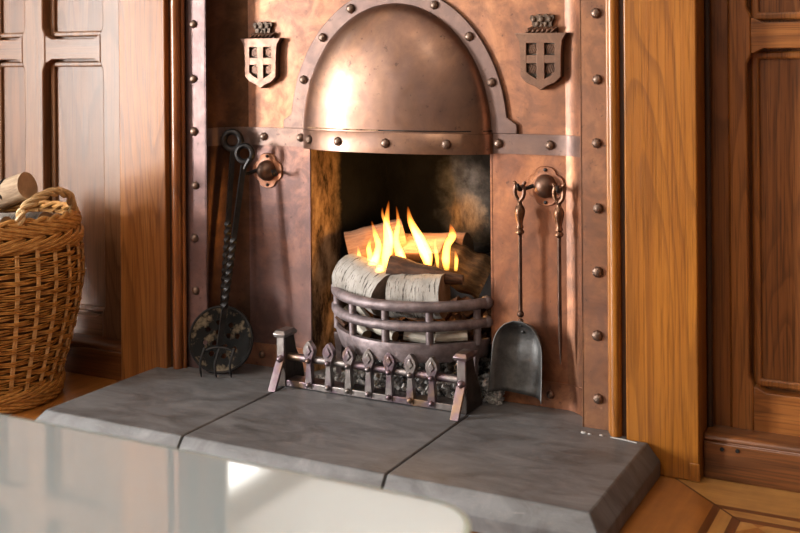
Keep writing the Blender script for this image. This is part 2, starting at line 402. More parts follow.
wall = thing('wall_back', (XC, .14, ZF), kind='structure')
def panelling(x0, x1, stiles, rails, mp, ms, mr, y=.08, top=1.5, split=None):
    """frame-and-panel oak wainscot: stiles full height, rails between them, recessed fields"""
    zs = sorted(rails); runs = [(zs[i][1], zs[i+1][0]) for i in range(len(zs)-1)]
    for i, (a, b) in enumerate(stiles):
        L = flared(a, .008, runs, ZF, top, -1); R_ = flared(b, .008, runs, ZF, top, 1)
        if i == 0: L = [(a, ZF), (a, top)]
        s = MB(); s.prism(R_ + L[::-1], y, y+.032); s.build('stile', ms, wall, bevel=.0035)
    for i in range(len(stiles)-1):
        a, b = stiles[i][1], stiles[i+1][0]
        for k, (z0, z1) in enumerate(zs):
            def edge(z, sg):
                e = [(a, z)]
                w = b-a; n = .02
                for t, q in ((0,0), (n*.25,.15), (n*.6,.6), (n,1)): e.append((a+.002+t, z - sg*.009*q))
                for t, q in ((n,1), (n*.6,.6), (n*.25,.15), (0,0)): e.append((b-.002-t, z - sg*.009*q))
                e.append((b, z)); return e
            r = MB(); r.prism(edge(z0, -1) + edge(z1, 1)[::-1], y+.0005, y+.032); r.build('rail', mr, wall, bevel=.0035)
        for z0, z1 in runs:
            p = MB(); p.box(a-.01, b+.01, y+.030, y+.05, z0-.01, z1+.01); p.build('panel', mp, wall)
            # thin moulded lip round the field
            q = .010
            g = MB(); g.ring([(a-.004,z0-.004),(b+.004,z0-.004),(b+.004,z1+.004),(a-.004,z1+.004)], [(a+q,z0+q),(b-q,z0+q),(b-q,z1-q),(a+q,z1-q)], y+.021, y+.032)
            g.build('panel_moulding', ms, wall, bevel=.004)
RAILS_L = [(ZF, -.625), (-.002, .068), (.50, .57), (1.2, 1.5)]
panelling(-2.9, -1.78, [(-2.62,-2.55), (-2.372,-2.292), (-2.182,-2.101), (-1.917,-1.79)], RAILS_L, OAK_PANEL_L, OAK_STILE_L, OAK_RAIL_L)
RAILS_R = [(ZF, -.603), (.006, .071), (.50, .57), (1.2, 1.5)]
panelling(-.46, 1.2, [(-.398,-.357), (-.08,.02), (.30,.38), (.66,.74), (1.02,1.2)], RAILS_R, OAK_PANEL_R, OAK_STILE_R, OAK_RAIL_R)
s = MB(); s.box(-.445, -.3970, .0815, .115, ZF, 1.5); s.build('stile', wood('oak_stile_edge', (.27,.095,.022), (.18,.058,.013), (.05,.014,.004), 'z', 6, .34, .35, 12), wall, bevel=.003)
s = MB(); s.tube([(-.434,.07,ZF),(-.434,.07,1.5)], .0065, 10); s.build('corner_bead', OAK_SHADOW, wall)
for xa, xb, za in ((-4.1, -1.64, ZF), (-.58, 1.3, ZF), (-1.64, -.58, .0)):
    s = MB(); s.box(xa, xb, .125, .16, za, 2.2); s.build('backing', OAK_SHADOW if xa < -2 or xa > -1 else PLASTER, wall)

def skirting(name, x0, x1, mat):
    o = thing(name, ((x0+x1)/2, .05, ZF), kind='structure')
    prof = [(.028, ZF), (.028, -.698), (.032, -.6965), (.029, -.694), (.031, -.688), (.038, -.6835), (.085, -.682), (.10, -.682), (.10, ZF)]
    b = MB(); n = len(prof)
    vs = [(x0, y, z) for y, z in prof] + [(x1, y, z) for y, z in prof]
    b.add(vs, [tuple(range(n)), tuple(range(2*n-1,n-1,-1))] + [(i, (i+1)%n, (i+1)%n+n, i+n) for i in range(n)])
    b.build('skirting_board', mat, o, bevel=.002)
    return o
skirting('baseboard_left', -4.0, -1.787, OAK_DARK)
bb = skirting('baseboard_right', -.437, 1.2, OAK_DARK)
for x, z in ((-.404,-.7075), (-.377,-.7065)):
    h = MB(); h.lathe([(.0035,0),(.0035,.003)], (x, .0285, z), (0,-1,0), 10); h.build('nail_hole', CHAR_BLACK, bb)

def pilaster(name, x0, x1, bead, mat, bx):
    o = thing(name, ((x0+x1)/2, .06, ZF), kind='structure')
    b = MB(); b.box(x0, x1, 0, .12, ZF, 1.4); b.build('face_board', mat, o, bevel=.003)
    b = MB(); b.box(min(bead, x0 if bead < x0 else x1), max(bead, x0 if bead < x0 else x1), .014, .12, ZH if bx else ZH, 1.4); b.build('groove_back', OAK_SHADOW, o)
    b = MB(); b.tube([(bead,.012,ZH),(bead,.012,1.4)], .0115, 14); 
    sg = 1 if bead > x0 else -1
    b.tube([(bead+sg*.0125,.022,ZH),(bead+sg*.0125,.022,1.4)], .005, 10)
    b.build('bead_moulding', OAK_BEAD if bx else OAK_R, o)
    return o
pilaster('trim_1', -1.786, -1.648, -1.6255, OAK_L, True)
tr = pilaster('trim_2', -.572, -.438, -.5945, OAK_R, False)
b = MB(); b.box(-.455, -.4375, -.0016, .004, ZF+.001, ZF+.033); b.build('patch_block', OAK_R, tr, bevel=.001)

# unseen left wall: its first opening lights the room, two more windows are added
XW = -4.0
WINS = [(-2.80, -2.10, -.62, .72), (-1.85, -1.15, 0.0, 1.9), (-5.5, -3.20, 0.0, 2.1)]  # second added for oak sheen, third for the table's bright reflection
wl = MB()
for a, b_ in ((-6.2, -5.5), (-3.20, -2.80), (-2.10, -1.85), (-1.15, .16)): wl.box(XW-.12, XW, a, b_, ZF, 2.2)
for a, b_, c, d in WINS: wl.box(XW-.12, XW, a, b_, ZF, c); wl.box(XW-.12, XW, a, b_, d, 2.2)
wl.build('wall_left', PLASTER, base=(XW, -2, ZF), smooth=False)['kind'] = 'structure'
for k, (y0, y1, z0, z1) in enumerate(WINS):
    win = thing('window_%d' % (k+1), (XW, (y0+y1)/2, z0), kind='structure')
    f = MB()
    for (a, b_, c, d) in ((y0,y1,z0,z0+.06),(y0,y1,z1-.06,z1),(y0,y0+.06,z0,z1),(y1-.06,y1,z0,z1)): f.box(XW-.10, XW-.02, a, b_, c, d)
    f.build('window_frame', FRAME_WHITE, win)
    ym = (y0+y1)/2
    f = MB(); f.box(XW-.08, XW-.04, ym-.03, ym+.03, z0, z1); f.build('mullion', FRAME_WHITE, win)
    f = MB(); f.box(XW-.08, XW-.04, y0, y1, z1-.66, z1-.60); f.build('transom', FRAME_WHITE, win)
    f = MB(); f.box(XW-.12, XW+.06, y0-.04, y1+.04, z0-.035, z0); f.build('window_sill', FRAME_WHITE, win, bevel=.006)
b = MB(); b.box(-4.12, 2.3, -6.2, .16, 2.2, 2.25); b.build('ceiling', CEIL, base=(0,-2,2.2), smooth=False)['kind'] = 'structure'

# ------------------------------------------------------------------ hearth
hearth = thing('hearth', (XC, -.18, ZF), 'low grey slate hearth with three wide slabs and sloping edges before the fire', 'hearth')
XL, XR, YF, XJ1, XJ2 = -1.676, -.532, -.347, -1.325, -.890
def slab(xa, xb, la, rb):
    bw, bd = .024, .030; g = .0022
    x0, x1 = xa + (0 if la else g), xb - (0 if rb else g)
    top = [(x0, 0-.001), (x1, -.001), (x1, YF), (x0, YF)]
    bx0 = x0 - (bw if la else 0); bx1 = x1 + (bw if rb else 0)
    mid = [(bx0, -.001), (bx1, -.001), (bx1, YF-bw), (bx0, YF-bw)]
    vs = [(x,y,ZH) for x,y in top] + [(x,y,ZH-bd) for x,y in mid] + [(x,y,ZF) for x,y in mid]
    fs = [(0,1,2,3)] + [(i,(i+1)%4,(i+1)%4+4,i+4) for i in range(4)] + [(i+4,(i+1)%4+4,(i+1)%4+8,i+8) for i in range(4)] + [(11,10,9,8)]
    b = MB(); b.add(vs, fs); return b.build('slab', SLATE, hearth, bevel=.0025)
slab(XL, XJ1, True, False); slab(XJ1, XJ2, False, False); slab(XJ2, XR, False, True)
b = MB(); b.box(-1.647, -.573, -.0009, .46, ZF+.004, ZH-.0005); b.build('back_slab', SLATE, hearth)
for xj in (XJ1, XJ2):
    b = MB(); q = [(-.002,ZH-.003),(YF+.001,ZH-.003),(YF-.0215,ZH-.031),(YF-.0215,ZF+.002),(-.002,ZF+.002)]
    b.add([(x,y,z) for x in (xj-.003,xj+.003) for y,z in q], [(4,3,2,1,0),(5,6,7,8,9)] + [(i,(i+1)%5,(i+1)%5+5,i+5) for i in range(5)]); b.build('mortar_joint', GROUT, hearth)
b = MB()
for (u, v, r) in ((-.652,-.004,.006),(-.640,-.006,.004),(-.618,-.004,.004)): b.ball((u, v, ZH+.001), r, 8, 0, (1,.6,.5))
b.tube([(-.60,-.006,ZH+.0005),(-.575,-.008,ZH+.0008),(-.548,-.014,ZH+.0003)], .0014, 5)
b.build('mortar_crumb', plain('white_mortar', (.42,.40,.38), .9), hearth)

# ------------------------------------------------------------------ copper fireplace
fp = thing('fireplace', (XC, YP, ZH), 'riveted copper fireplace surround with domed hood and two heraldic shields', 'fireplace')
rm = MB()
prof = [(.0108,0),(.0104,.0025),(.0085,.0058),(.0045,.0082),(.0008,.0088)]
rm.lathe(prof, (0,0,-H), (0,-1,0), 8)
_r = rm.build('rivet', RIVET, smooth=False); RIVET_ME = _r.data; bpy.data.objects.remove(_r)
def rivet(parent, x, y, z, rz=0, sc=1.0):
    o = bpy.data.objects.new('rivet', RIVET_ME); COL.objects.link(o); o.parent = parent
    o.location = W((x,y,z)) - BASE[parent.name]; k = sc*random.uniform(.93,1.07)
    o.rotation_euler = (random.uniform(-.12,.12), random.uniform(0,.8), rz+random.uniform(-.12,.12)); o.scale = (k, k, k); return o
YS = .03; TOP = .27
def splay(sg, xi, u):     # slightly hollow splay from the strip (u=0) back to the plate (u=1)
    a = u*PI/2; k = .85
    return xi - sg*.060*lerp(u, 1-math.cos(a), k), YS + (YP-YS)*lerp(u, math.sin(a), k)
SX0, SX1 = -1.614, -1.556        # left strip (the right one mirrors it)
for sg in (-1, 1):
    xa, xb = (SX0, SX1) if sg < 0 else (2*XC-SX1, 2*XC-SX0)
    b = MB()
    b.surf(lambda u, v: (lerp(xa, xb, u), YS + .0012*math.sin(v*37+u*3)*0, lerp(ZH, TOP, v)), 3, 24)
    xi = xb if sg < 0 else xa
    b.box(xi-.0015, xi+.0015, YS, YS+.006, ZH, TOP)
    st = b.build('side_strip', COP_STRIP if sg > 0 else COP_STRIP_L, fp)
    xr = -1.587 if sg < 0 else -.633
    for z in (.207, .085, -.041, -.162, -.286, -.407, -.528, -.648): rivet(st, xr + random.uniform(-.002,.002), YS, z)
    # cove joining the strip to the recessed plate, all the way up
    b = MB(); wcv = .058
    def cove(u, v, sg=sg, xi=xi):
        a = u*PI/2
        x, y = splay(sg, xi, u); return (x, y, lerp(ZH, TOP, v))
    b.surf(cove, 12, 16); b.build('cove', COP_UP if sg > 0 else COP_COVE_SHADE, fp)
PX0 = SX1 + .058; PX1 = 2*XC - PX0
OX0, OX1 = -1.330, -.886; OZ = -.193
b = MB(); b.surf(lambda u, v: (lerp(PX0, PX1, u), YP, lerp(-.185, TOP, v)), 30, 14); b.build('upper_plate', COP_UP, fp)
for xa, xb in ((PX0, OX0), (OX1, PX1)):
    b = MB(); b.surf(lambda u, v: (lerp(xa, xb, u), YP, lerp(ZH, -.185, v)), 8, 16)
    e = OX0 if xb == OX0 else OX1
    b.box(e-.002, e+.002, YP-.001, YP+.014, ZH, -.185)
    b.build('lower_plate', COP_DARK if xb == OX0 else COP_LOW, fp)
# horizontal bands either side of the hood, with the curved end running out over the cove
def follow(sg, s_):       # arc-length walk from the flat plate out into the cove: returns x, y
    xi = SX1 if sg < 0 else 2*XC-SX1
    return splay(sg, xi, 1 - s_/(PI/2))
for sg in (-1, 1):
    pts = []
    xin = XC + sg*.2285
    for i in range(6): pts.append((lerp(xin, PX0 if sg < 0 else PX1, i/5), YP))
    for i in range(1, 11): pts.append(follow(sg, (PI/2)*.93*i/10))
    b = MB(); n = len(pts)
    vs = []
    for z in (-.1955, -.1545):
        vs += [(x, y-.006, z) for x, y in pts]
    vs2 = [(v[0], v[1]+.006, v[2]) for v in vs]
    fs = [(i, i+1, n+i+1, n+i) for i in range(n-1)]
    o_ = 2*n
    fs += [(i+n, i+n+1, o_+n+i+1, o_+n+i) for i in range(n-1)] + [(i, o_+i, o_+i+1, i+1) for i in range(n-1)]
    b.add(vs+vs2, fs); bd = b.build('cross_band', COP_BAND, fp, normals=False)
    for x in ((-1.349, -1.449) if sg < 0 else (-.867, -.755)): rivet(bd, x, YP-.006, -.175)
    if sg < 0: rivet(bd, -1.553, .075, -.175, .9, .85)
    # foot strip along the hearth
    b = MB(); pts[0] = ((OX0 if sg < 0 else OX1), YP); 
    for i in range(6): pts[i] = (lerp(OX0 if sg < 0 else OX1, PX0 if sg < 0 else PX1, i/5), YP)
    vs = []
    for z in (ZH, ZH+.052): vs += [(x, y-.003, z) for x, y in pts]
    vs += [(x, y, ZH+.052) for x, y in pts]
    b.add(vs, [(i, i+1, n+i+1, n+i) for i in range(n-1)] + [(n+i, n+i+1, 2*n+i+1, 2*n+i) for i in range(n-1)])
    ft = b.build('foot_strip', COP_LOW, fp, normals=False)
    rivet(ft, (XC+sg*.351), YP-.003, ZH+.026, 0, .8)
# arch band
A, B, Z0 = .2285, .277, -.1545
def outer_pt(t):
    x = XC + .264*math.cos(t); dz = .312*math.sin(t)
    k = min(1, max(0, (.034 - dz)/.016)); f = k*k*(3-2*k)*.021
    return (x + (f if math.cos(t) > 0 else -f), Z0 + dz)
ts = [PI*.16*i/24 for i in range(24)] + [PI*(.16 + .68*i/40) for i in range(41)] + [PI*(.84 + .16*(i+1)/24) for i in range(24)]
ts = ts[::-1]
outer = [outer_pt(t) for t in ts]
inner = [(XC + (A-.004)*math.cos(t), Z0 + (B-.004)*math.sin(t)) for t in ts]
b = MB(); b.strip(outer, inner, YP-.008, YP); ar = b.build('arch_band', COP_BAND, fp, bevel=.0015)
for t in (math.radians(d) for d in (158, 136, 115, 90, 66, 43, 21)): rivet(ar, XC + .2465*math.cos(t), YP-.008, Z0 + .295*math.sin(t))
# dome of the hood and its lip
PB = .072
def dome(u, v):
    s = PI*u; t = PI/2*v
    return (XC - A*math.cos(s)*math.cos(t), YP - .002 - PB*(math.sin(s)**.9)*math.cos(t)**.85, Z0 + B*math.sin(t))
b = MB(); b.surf(dome, 48, 28); hood = b.build('hood', COP_HOOD, fp, angle=80)
b = MB(); AL, PL = A+.003, PB+.006
lipx = [(XC - AL*math.cos(PI*i/40), YP - PL*math.sin(PI*i/40)) for i in range(41)]
vs = []
for z, k in ((OZ-.004, 1.0), (Z0-.001, 1.0), (Z0+.001, .985), (Z0+.001, .93)):
    vs += [(XC+(x-XC)*k, YP+(y-YP)*k, z) for x, y in lipx]
n = 41; b.add(vs, [(r*n+i, r*n+i+1, (r+1)*n+i+1, (r+1)*n+i) for r in range(3) for i in range(n-1)])
vs = [(XC+(x-XC)*k, YP+(y-YP)*k, z) for z, k in ((OZ-.004, 1.0), (OZ-.004, .96), (Z0-.02, .96)) for x, y in lipx]
b.add(vs, [(r*n+i, r*n+i+1, (r+1)*n+i+1, (r+1)*n+i) for r in range(2) for i in range(n-1)])
lip = b.build('hood_lip', COP_HOOD, fp, normals=False)
for dx in (-.192, -.103, .017, .150):
    s = math.acos(-dx/AL); y = YP - PL*math.sin(s)
    rivet(lip, XC+dx, y, -.1755, math.atan2(dx/AL**2, math.sin(s)/PL))
b = MB(); b.zprism(lipx, -.150, -.148); b.build('hood_floor', FIREBOX_M, fp)

# heraldic shields
def crest(cx):
    cz = -.003; y = YP
    def outl(k, dz=0):
        return [(cx+x*k, cz+z*k+dz) for x, z in ((-.0555,.0545),(-.046,.040),(-.0435,.015),(-.0425,-.034),(-.030,-.046),(-.012,-.053),(0,-.061),(.012,-.053),(.030,-.046),(.0425,-.034),(.0435,.015),(.046,.040),(.0555,.0545))]
    b = MB(); b.prism(outl(1), y-.010, y); sh = b.build('shield', CREST_DARK, fp, bevel=.0012)
    inn = [(cx+x, cz+z) for x, z in ((-.030,.034),(-.030,.033),(-.030,.015),(-.030,-.024),(-.022,-.0305),(-.010,-.037),(0,-.043),(.010,-.037),(.022,-.0305),(.030,-.024),(.030,.015),(.030,.033),(.030,.034))]
    b = MB(); b.ring(outl(1.0), inn, y-.019, y-.008)
    b.box(cx-.0085, cx+.0085, y-.0188, y-.008, cz-.044, cz+.036); b.box(cx-.031, cx+.031, y-.0184, y-.008, cz-.007, cz+.010)
    b.build('cross_frame', COP_CREST, sh, bevel=.001)
    for qx, qz, d in ((-.019,.022,1),(.019,.022,-1),(-.019,-.018,-1),(.019,-.018,1)):
        b = MB()
        b.box(cx+qx-.0085, cx+qx+.0085, y-.0106, y-.0096, cz+qz-.0095, cz+qz+.0095)
        for k in range(-2, 3):
            b.obox((cx+qx+k*.0036, y-.0118, cz+qz), (.0026, 0, d*(.0088-abs(k)*.0012)), (0,.0022,0), (.0007,0,-d*.0003))
        b.build('quarter_carving', COP_CREST, sh)
    b = MB()
    for k in range(6):
        x = cx - .026 + k*.0104
        b.tube([(x-.007, y-.009, cz+.0555), (x, y-.013, cz+.061), (x+.007, y-.009, cz+.0665)], [.0025,.0044,.0025], 8)
    b.box(cx-.031, cx+.031, y-.008, y, cz+.0545, cz+.066)
    b.build('twisted_wreath', COP_CREST, sh)
    b = MB(); zc = cz+.066
    b.prism([(cx-.020,zc),(cx+.020,zc),(cx+.021,zc+.010),(cx+.026,zc+.018),(cx+.024,zc+.025),(cx+.015,zc+.022),(cx+.009,zc+.027),(cx,zc+.023),(cx-.009,zc+.027),(cx-.015,zc+.022),(cx-.024,zc+.025),(cx-.026,zc+.018),(cx-.021,zc+.010)], y-.009, y)
    for dx, dz, r in ((-.017,.016,.0052),(0,.016,.006),(.017,.016,.0052),(-.009,.007,.0045),(.009,.007,.0045),(0,.005,.003)): b.ball((cx+dx, y-.010, zc+dz), r, 8, 0, (1,.7,1.1))
    b.build('crown', metal('crest_crown', (.04,.03,.024), (.13,.09,.065), .45, .85), sh)
crest(-1.4495); crest(-.7695)

# rosettes with hooks for the tools
def rosette(cx, cz, hooks):
    y = YP
    b = MB(); lob = lambda a: 1 - .15*max(0, 1 - abs((a % (PI/2)) - PI/4)/.34)
    b.lathe([(.0400,0),(.0405,.0022),(.039,.004),(.030,.0034),(.027,.004)], (cx, y, cz), (0,-1,0), 48, lobes=lob)
    ro = b.build('rosette', COP_LOW, fp)
    b = MB(); b.lathe([(.0245*math.cos(t), .003+.024*math.sin(t)) for t in [i*PI/2/8 for i in range(8)]]+[(.0003,.027)], (cx, y, cz), (0,-1,0), 28); b.build('boss', COP_CREST, ro)
    for z in (.033, -.033): 
        b = MB(); b.lathe([(.004,0),(.0035,.003),(.001,.0045)], (cx, y-.003, cz+z), (0,-1,0), 8); b.build('screw', IRON, ro)
    for hx in hooks:
        sg = 1 if hx > 0 else -1
        b = MB()
        pts = smooth_path([(cx+sg*.020, y-.006, cz+.002), (cx+sg*.032, y-.014, cz-.003), (cx+hx-sg*.002, y-.024, cz-.006), (cx+hx, y-.036, cz-.004), (cx+hx, y-.041, cz+.006)], 5)
        b.tube(pts, [.0042]*(len(pts)-4)+[.004,.0038,.0034,.003], 8); b.build('hook', IRON, ro)
RL = (-1.4425, -.2535); RR = (-.7665, -.2585)
rosette(RL[0], RL[1], (-.040, .040)); rosette(RR[0], RR[1], (-.045, .038))

# firebox
fb = MB(); ys, yb = YP+.012, .42; bx0, bx1 = -1.262, -.958; zt = .0
vs = [(OX0+.001, YP+.0005, ZH), (OX1-.001, YP+.0005, ZH), (bx1, yb, ZH), (bx0, yb, ZH), (OX0+.001, YP+.0005, -.186), (OX1-.001, YP+.0005, -.186), (bx1, yb-.08, -.15), (bx0, yb-.08, -.15)]
def quad(b, p, nu=14, nv=14):
    p = [Vector(q) for q in p]
    b.surf(lambda u, v: p[0].lerp(p[1], u).lerp(p[3].lerp(p[2], u), v), nu, nv)
quad(fb, (vs[0], vs[3], vs[7], vs[4])); quad(fb, (vs[2], vs[1], vs[5], vs[6])); quad(fb, (vs[3], vs[2], vs[6], vs[7])); quad(fb, (vs[4], vs[7], vs[6], vs[5]), 4, 4)
fb.build('firebox', FIREBOX_M, fp, normals=False)
b = MB(); b.box(-1.135, -.965, .368, .415, ZH+.001, -.432); b.build('brick_ledge', FIREBOX_M, fp, bevel=.006)

# oak frieze and mirror above (out of the frame; mirror added for the table's bright reflection)
o = thing('trim_3', (XC, .06, TOP), kind='structure')
b = MB(); b.box(-1.648, -.572, .012, .12, TOP-.004, TOP+.030); b.build('frieze_board', OAK_L, o, bevel=.004)
o = thing('mirror', (XC, .1, TOP+.03), 'tall framed mirror above the copper hood between the oak uprights', 'mirror')
b = MB(); b.box(-1.60, -.62, .094, .10, TOP+.045, 1.36); b.build('mirror_glass', MIRROR, o)
b = MB(); b.ring([(-1.646,TOP+.031),(-.574,TOP+.031),(-.574,1.4),(-1.646,1.4)], [(-1.605,TOP+.05),(-.615,TOP+.05),(-.615,1.36),(-1.605,1.36)], .07, .12); b.build('mirror_frame', OAK_L, o, bevel=.004)

# ------------------------------------------------------------------ fender
fd = thing('fender', (-1.115, 0, ZH), 'low steel fire fender with seven diamond-headed pickets on the hearth', 'fender')
FX0, FX1 = -1.330, -.902
b = MB(); b.box(FX0+.008, FX1-.008, -.002, .040, ZH+.001, ZH+.015); b.build('base_bar', FENDER_M, fd, bevel=.0015)
b = MB(); b.tube([(FX0, .012, ZH+.063),(FX1, .012, ZH+.063)], .0085, 12); b.build('rail', FENDER_M, fd)
for k in range(7):
    x = -1.2622 + k*.0486
    b = MB()
    out = [(x-.0075,ZH+.004),(x+.0075,ZH+.004),(x+.0085,ZH+.018),(x+.0058,ZH+.054),(x+.0080,ZH+.066),(x+.0142,ZH+.082),(x+.0122,ZH+.092),(x+.002,ZH+.105),(x-.002,ZH+.105),(x-.0122,ZH+.092),(x-.0142,ZH+.082),(x-.0080,ZH+.066),(x-.0058,ZH+.054),(x-.0085,ZH+.018)]
    b.prism(out, -.004, .009)
    pk = b.build('picket', FENDER_M, fd, bevel=.0010)
    b = MB(); b.prism([(x-.0085,ZH+.084),(x,ZH+.074),(x+.0085,ZH+.084),(x,ZH+.098)], -.0065, -.003)
    b.build('diamond_face', FENDER_M, pk, bevel=.0022)
    for z in (.063, .012):
        r = MB(); r.lathe([(.0062,0),(.0058,.003),(.004,.0062),(.0008,.0075)], (x, -.004, ZH+z), (0,-1,0), 12); r.build('rivet', FENDER_M, pk)
for x in (FX0, FX1):
    po = MB()
    # upright body deep front to back, wider at the foot
    vs = []
    for z, ya, yb_, hw in ((0,-.004,.074,.010),(.035,-.004,.066,.010),(.075,-.004,.040,.0095),(.110,-.004,.030,.0095)):
        vs += [(x-hw, ya, ZH+z), (x+hw, ya, ZH+z), (x+hw, yb_, ZH+z), (x-hw, yb_, ZH+z)]
    po.add(vs, [(r*4+i, r*4+(i+1)%4, (r+1)*4+(i+1)%4, (r+1)*4+i) for r in range(3) for i in range(4)] + [(3,2,1,0),(12,13,14,15)])
    p = po.build('post', FENDER_DARK, fd, bevel=.0015)
    b = MB(); b.box(x-.0095, x+.0095, -.009, -.003, ZH+.052, ZH+.110); b.build('face_plate', FENDER_M, p, bevel=.0012)
    b = MB()
    vs = [(x-.0135,-.014,ZH+.108),(x+.0135,-.014,ZH+.108),(x+.0135,.034,ZH+.108),(x-.0135,.034,ZH+.108),(x-.0155,-.016,ZH+.115),(x+.0155,-.016,ZH+.115),(x+.0155,.036,ZH+.115),(x-.0155,.036,ZH+.115),(x-.011,-.010,ZH+.122),(x+.011,-.010,ZH+.122),(x+.011,.030,ZH+.122),(x-.011,.030,ZH+.122)]
    b.add(vs, [(3,2,1,0)] + [(r*4+i, r*4+(i+1)%4, (r+1)*4+(i+1)%4, (r+1)*4+i) for r in range(2) for i in range(4)] + [(8,9,10,11)])
    b.build('cap', FENDER_M, p, bevel=.001)
    b = MB(); b.obox((x, -.0245, ZH+.0305), (.0095,0,0), (0,.0050,.0022), (0,-.0165,.0300)*1 if False else (0,.0165,.0290)); b.build('strut', FENDER_M, p, bevel=.0012)
    b = MB(); b.lathe([(.0088,0),(.008,.0035),(.0055,.008),(.001,.0098)], (x, -.009, ZH+.061), (0,-1,0), 14); b.build('rivet', FENDER_M, p)

# ------------------------------------------------------------------ fire grate
gr = thing('fire_grate', (XC, .08, ZH), 'bowed wrought iron fire grate holding the burning logs', 'fire grate')
GX0, GX1 = -1.258, -.897
def bow(z, bulge=.115, n=28, inset=0, yb0=.112):
    pts = []
    for i in range(n+1):
        t = i/n; x = lerp(GX0+inset, GX1-inset, t); k = 1-(2*t-1)**2
        k = k**.75
        pts.append((x, yb0 - bulge*k, z))
    return pts
for z, r in ((-.506,.0115),(-.546,.0108)):
    p = bow(z); b = MB(); b.tube(p, r, 12)
    b.ball(p[0], r*1.25, 10); b.ball(p[-1], r*1.25, 10); b.build('front_bar', GRATE_M, gr)
b = MB(); rim = bow(-.586, .118); low = [(lerp(XC, x, .955), y+.008, z-.036) for x, y, z in rim]
n = len(rim)
vs = [(x,y,z+.004) for x,y,z in rim] + [(x,y-.002,z-.004) for x,y,z in rim] + low + [(x,y+.02,z) for x,y,z in low] + [(x,y+.014,z+.004) for x,y,z in rim]
b.add(vs, [(r*n+i, r*n+i+1, ((r+1)%5)*n+i+1, ((r+1)%5)*n+i) for r in range(5) for i in range(n-1)] + [(0,n,2*n,3*n,4*n),(n-1,2*n-1,3*n-1,4*n-1,5*n-1)])
b.build('front_plate', GRATE_M, gr)
for t in (.03, .25, .50, .76, .97):
    pa = bow(-.506)[round(t*28)]; pb = bow(-.590)[round(t*28)]
    b = MB(); b.tube([(pa[0],pa[1]+.004,pa[2]),(pb[0],pb[1]+.006,pb[2])], .0085, 10); b.build('upright', GRATE_M, gr)
for x, y in ((GX0+.014,.10),(GX1-.02,.085),(GX0+.03,.33),(GX1-.03,.33)):
    b = MB(); vs = []
    for z, w in ((-.600,.011),(-.64,.008),(ZH+.0,.0075)): vs += [(x-w,y-w,z),(x+w,y-w,z),(x+w,y+w,z),(x-w,y+w,z)]
    b.add(vs, [(r*4+i, r*4+(i+1)%4, (r+1)*4+(i+1)%4, (r+1)*4+i) for r in range(2) for i in range(4)] + [(3,2,1,0),(8,9,10,11)])
    b.build('leg', GRATE_M, gr, bevel=.002)
b = MB()
for k in range(9):
    x = lerp(GX0+.03, GX1-.03, k/8); t = (x-GX0)/(GX1-GX0); yfr = .112 - .118*(1-(2*t-1)**2)**.75 + .02
    b.box(x-.006, x+.006, yfr, .36, -.624, -.612)
b.build('bottom_bars', GRATE_M, gr)
b = MB(); b.box(GX0+.02, GX1-.02, .355, .367, -.63, -.45); b.build('back_plate', IRON, gr)

# ------------------------------------------------------------------ logs, kindling, ash, flames
def log(name, p0, p1, r, mats, label, cat='log', group=None, seg=14, rough=.06, n=20, half=None, taper=1.0):
    rnd = random.Random(hash(label) % 9973 if False else len(label)*31+int(abs(p0[0])*997))
    p0, p1 = W(p0), W(p1); L = (p1-p0).length
    b = MB(); ph = [rnd.uniform(0,6.28) for _ in range(4)]
    vs = []
    for i in range(seg+1):
        t = i/seg; x = L*t
        for k in range(n):
            a = 2*PI*k/n
            q = r*lerp(1, taper, t)*(1 + rough*.5*math.sin(2*a+ph[0]) + rough*.4*math.sin(3*a+ph[1]+t*2) + rough*.35*math.sin(5*t*3+ph[2]+a) + rnd.uniform(-.012,.012))
            yy, zz = q*math.cos(a), q*math.sin(a)
            if half: zz = max(zz, half*r)      # split face
            vs.append((x, yy, zz-H))
    fs = [(i*n+k, i*n+(k+1)%n, (i+1)*n+(k+1)%n, (i+1)*n+k) for i in range(seg) for k in range(n)]
    b.add(vs, fs)
    for e in (0, seg):      # rough end faces
        o0 = len(b.v); c = (e/seg*L + (rnd.uniform(-.004,.004)), 0, (0 if not half else .3*r) - H)
        b.v.append(Vector(c))
        for k in range(n):
            b.f.append([o0, e*n+k, e*n+(k+1)%n]); b.m.append(1)
    ob = b.build(name, mats, base=(0,0,-H))
    ob.location = p0
    ob.rotation_mode = 'QUATERNION'; ob.rotation_quaternion = (p1-p0).to_track_quat('X', 'Z')
    BASE[ob.name] = p0
    group = group or {'birch_log':'logs burning in the grate','split_log':'logs burning in the grate','bark_log':'logs burning in the grate','kindling':'kindling in the grate','basket_log':'logs in the wicker basket'}.get(name)
    return tag(ob, label, cat, group)
def qroll(o, a): o.rotation_quaternion = o.rotation_quaternion @ Quaternion((1,0,0), a)
log('birch_log', (-1.228,.115,-.474), (-1.098,.058,-.500), .048, [BIRCH, END_DARK], 'white birch log at the left of the grate with a burnt right end', n=26)
log('birch_log', (-1.090,.058,-.498), (-.978,.078,-.494), .047, [BIRCH, END_WOOD], 'white birch log at the right of the grate with a brown cut end', n=26)
o = log('split_log', (-1.105,.075,-.446), (-.945,.10,-.462), .026, [LOG_CHAR, END_WOOD], 'thin charred stick lying on top of the birch logs', half=-.5, taper=.35, rough=.2)
o = log('split_log', (-1.262,.170,-.436), (-1.15,.235,-.405), .042, [LOG_SPLIT, LOG_SPLIT], 'reddish split log poking up behind the left birch log', half=-.3); qroll(o, .9)
o = log('split_log', (-1.16,.235,-.440), (-1.0,.25,-.430), .042, [LOG_SPLIT, END_WOOD], 'split log behind the flames, lit orange', half=-.35); qroll(o, -.4)
log('bark_log', (-1.045,.190,-.432), (-.945,.225,-.482), .044, [LOG_BROWN, LOG_BROWN], 'brown log sloping down to the right end of the grate', rough=.16)
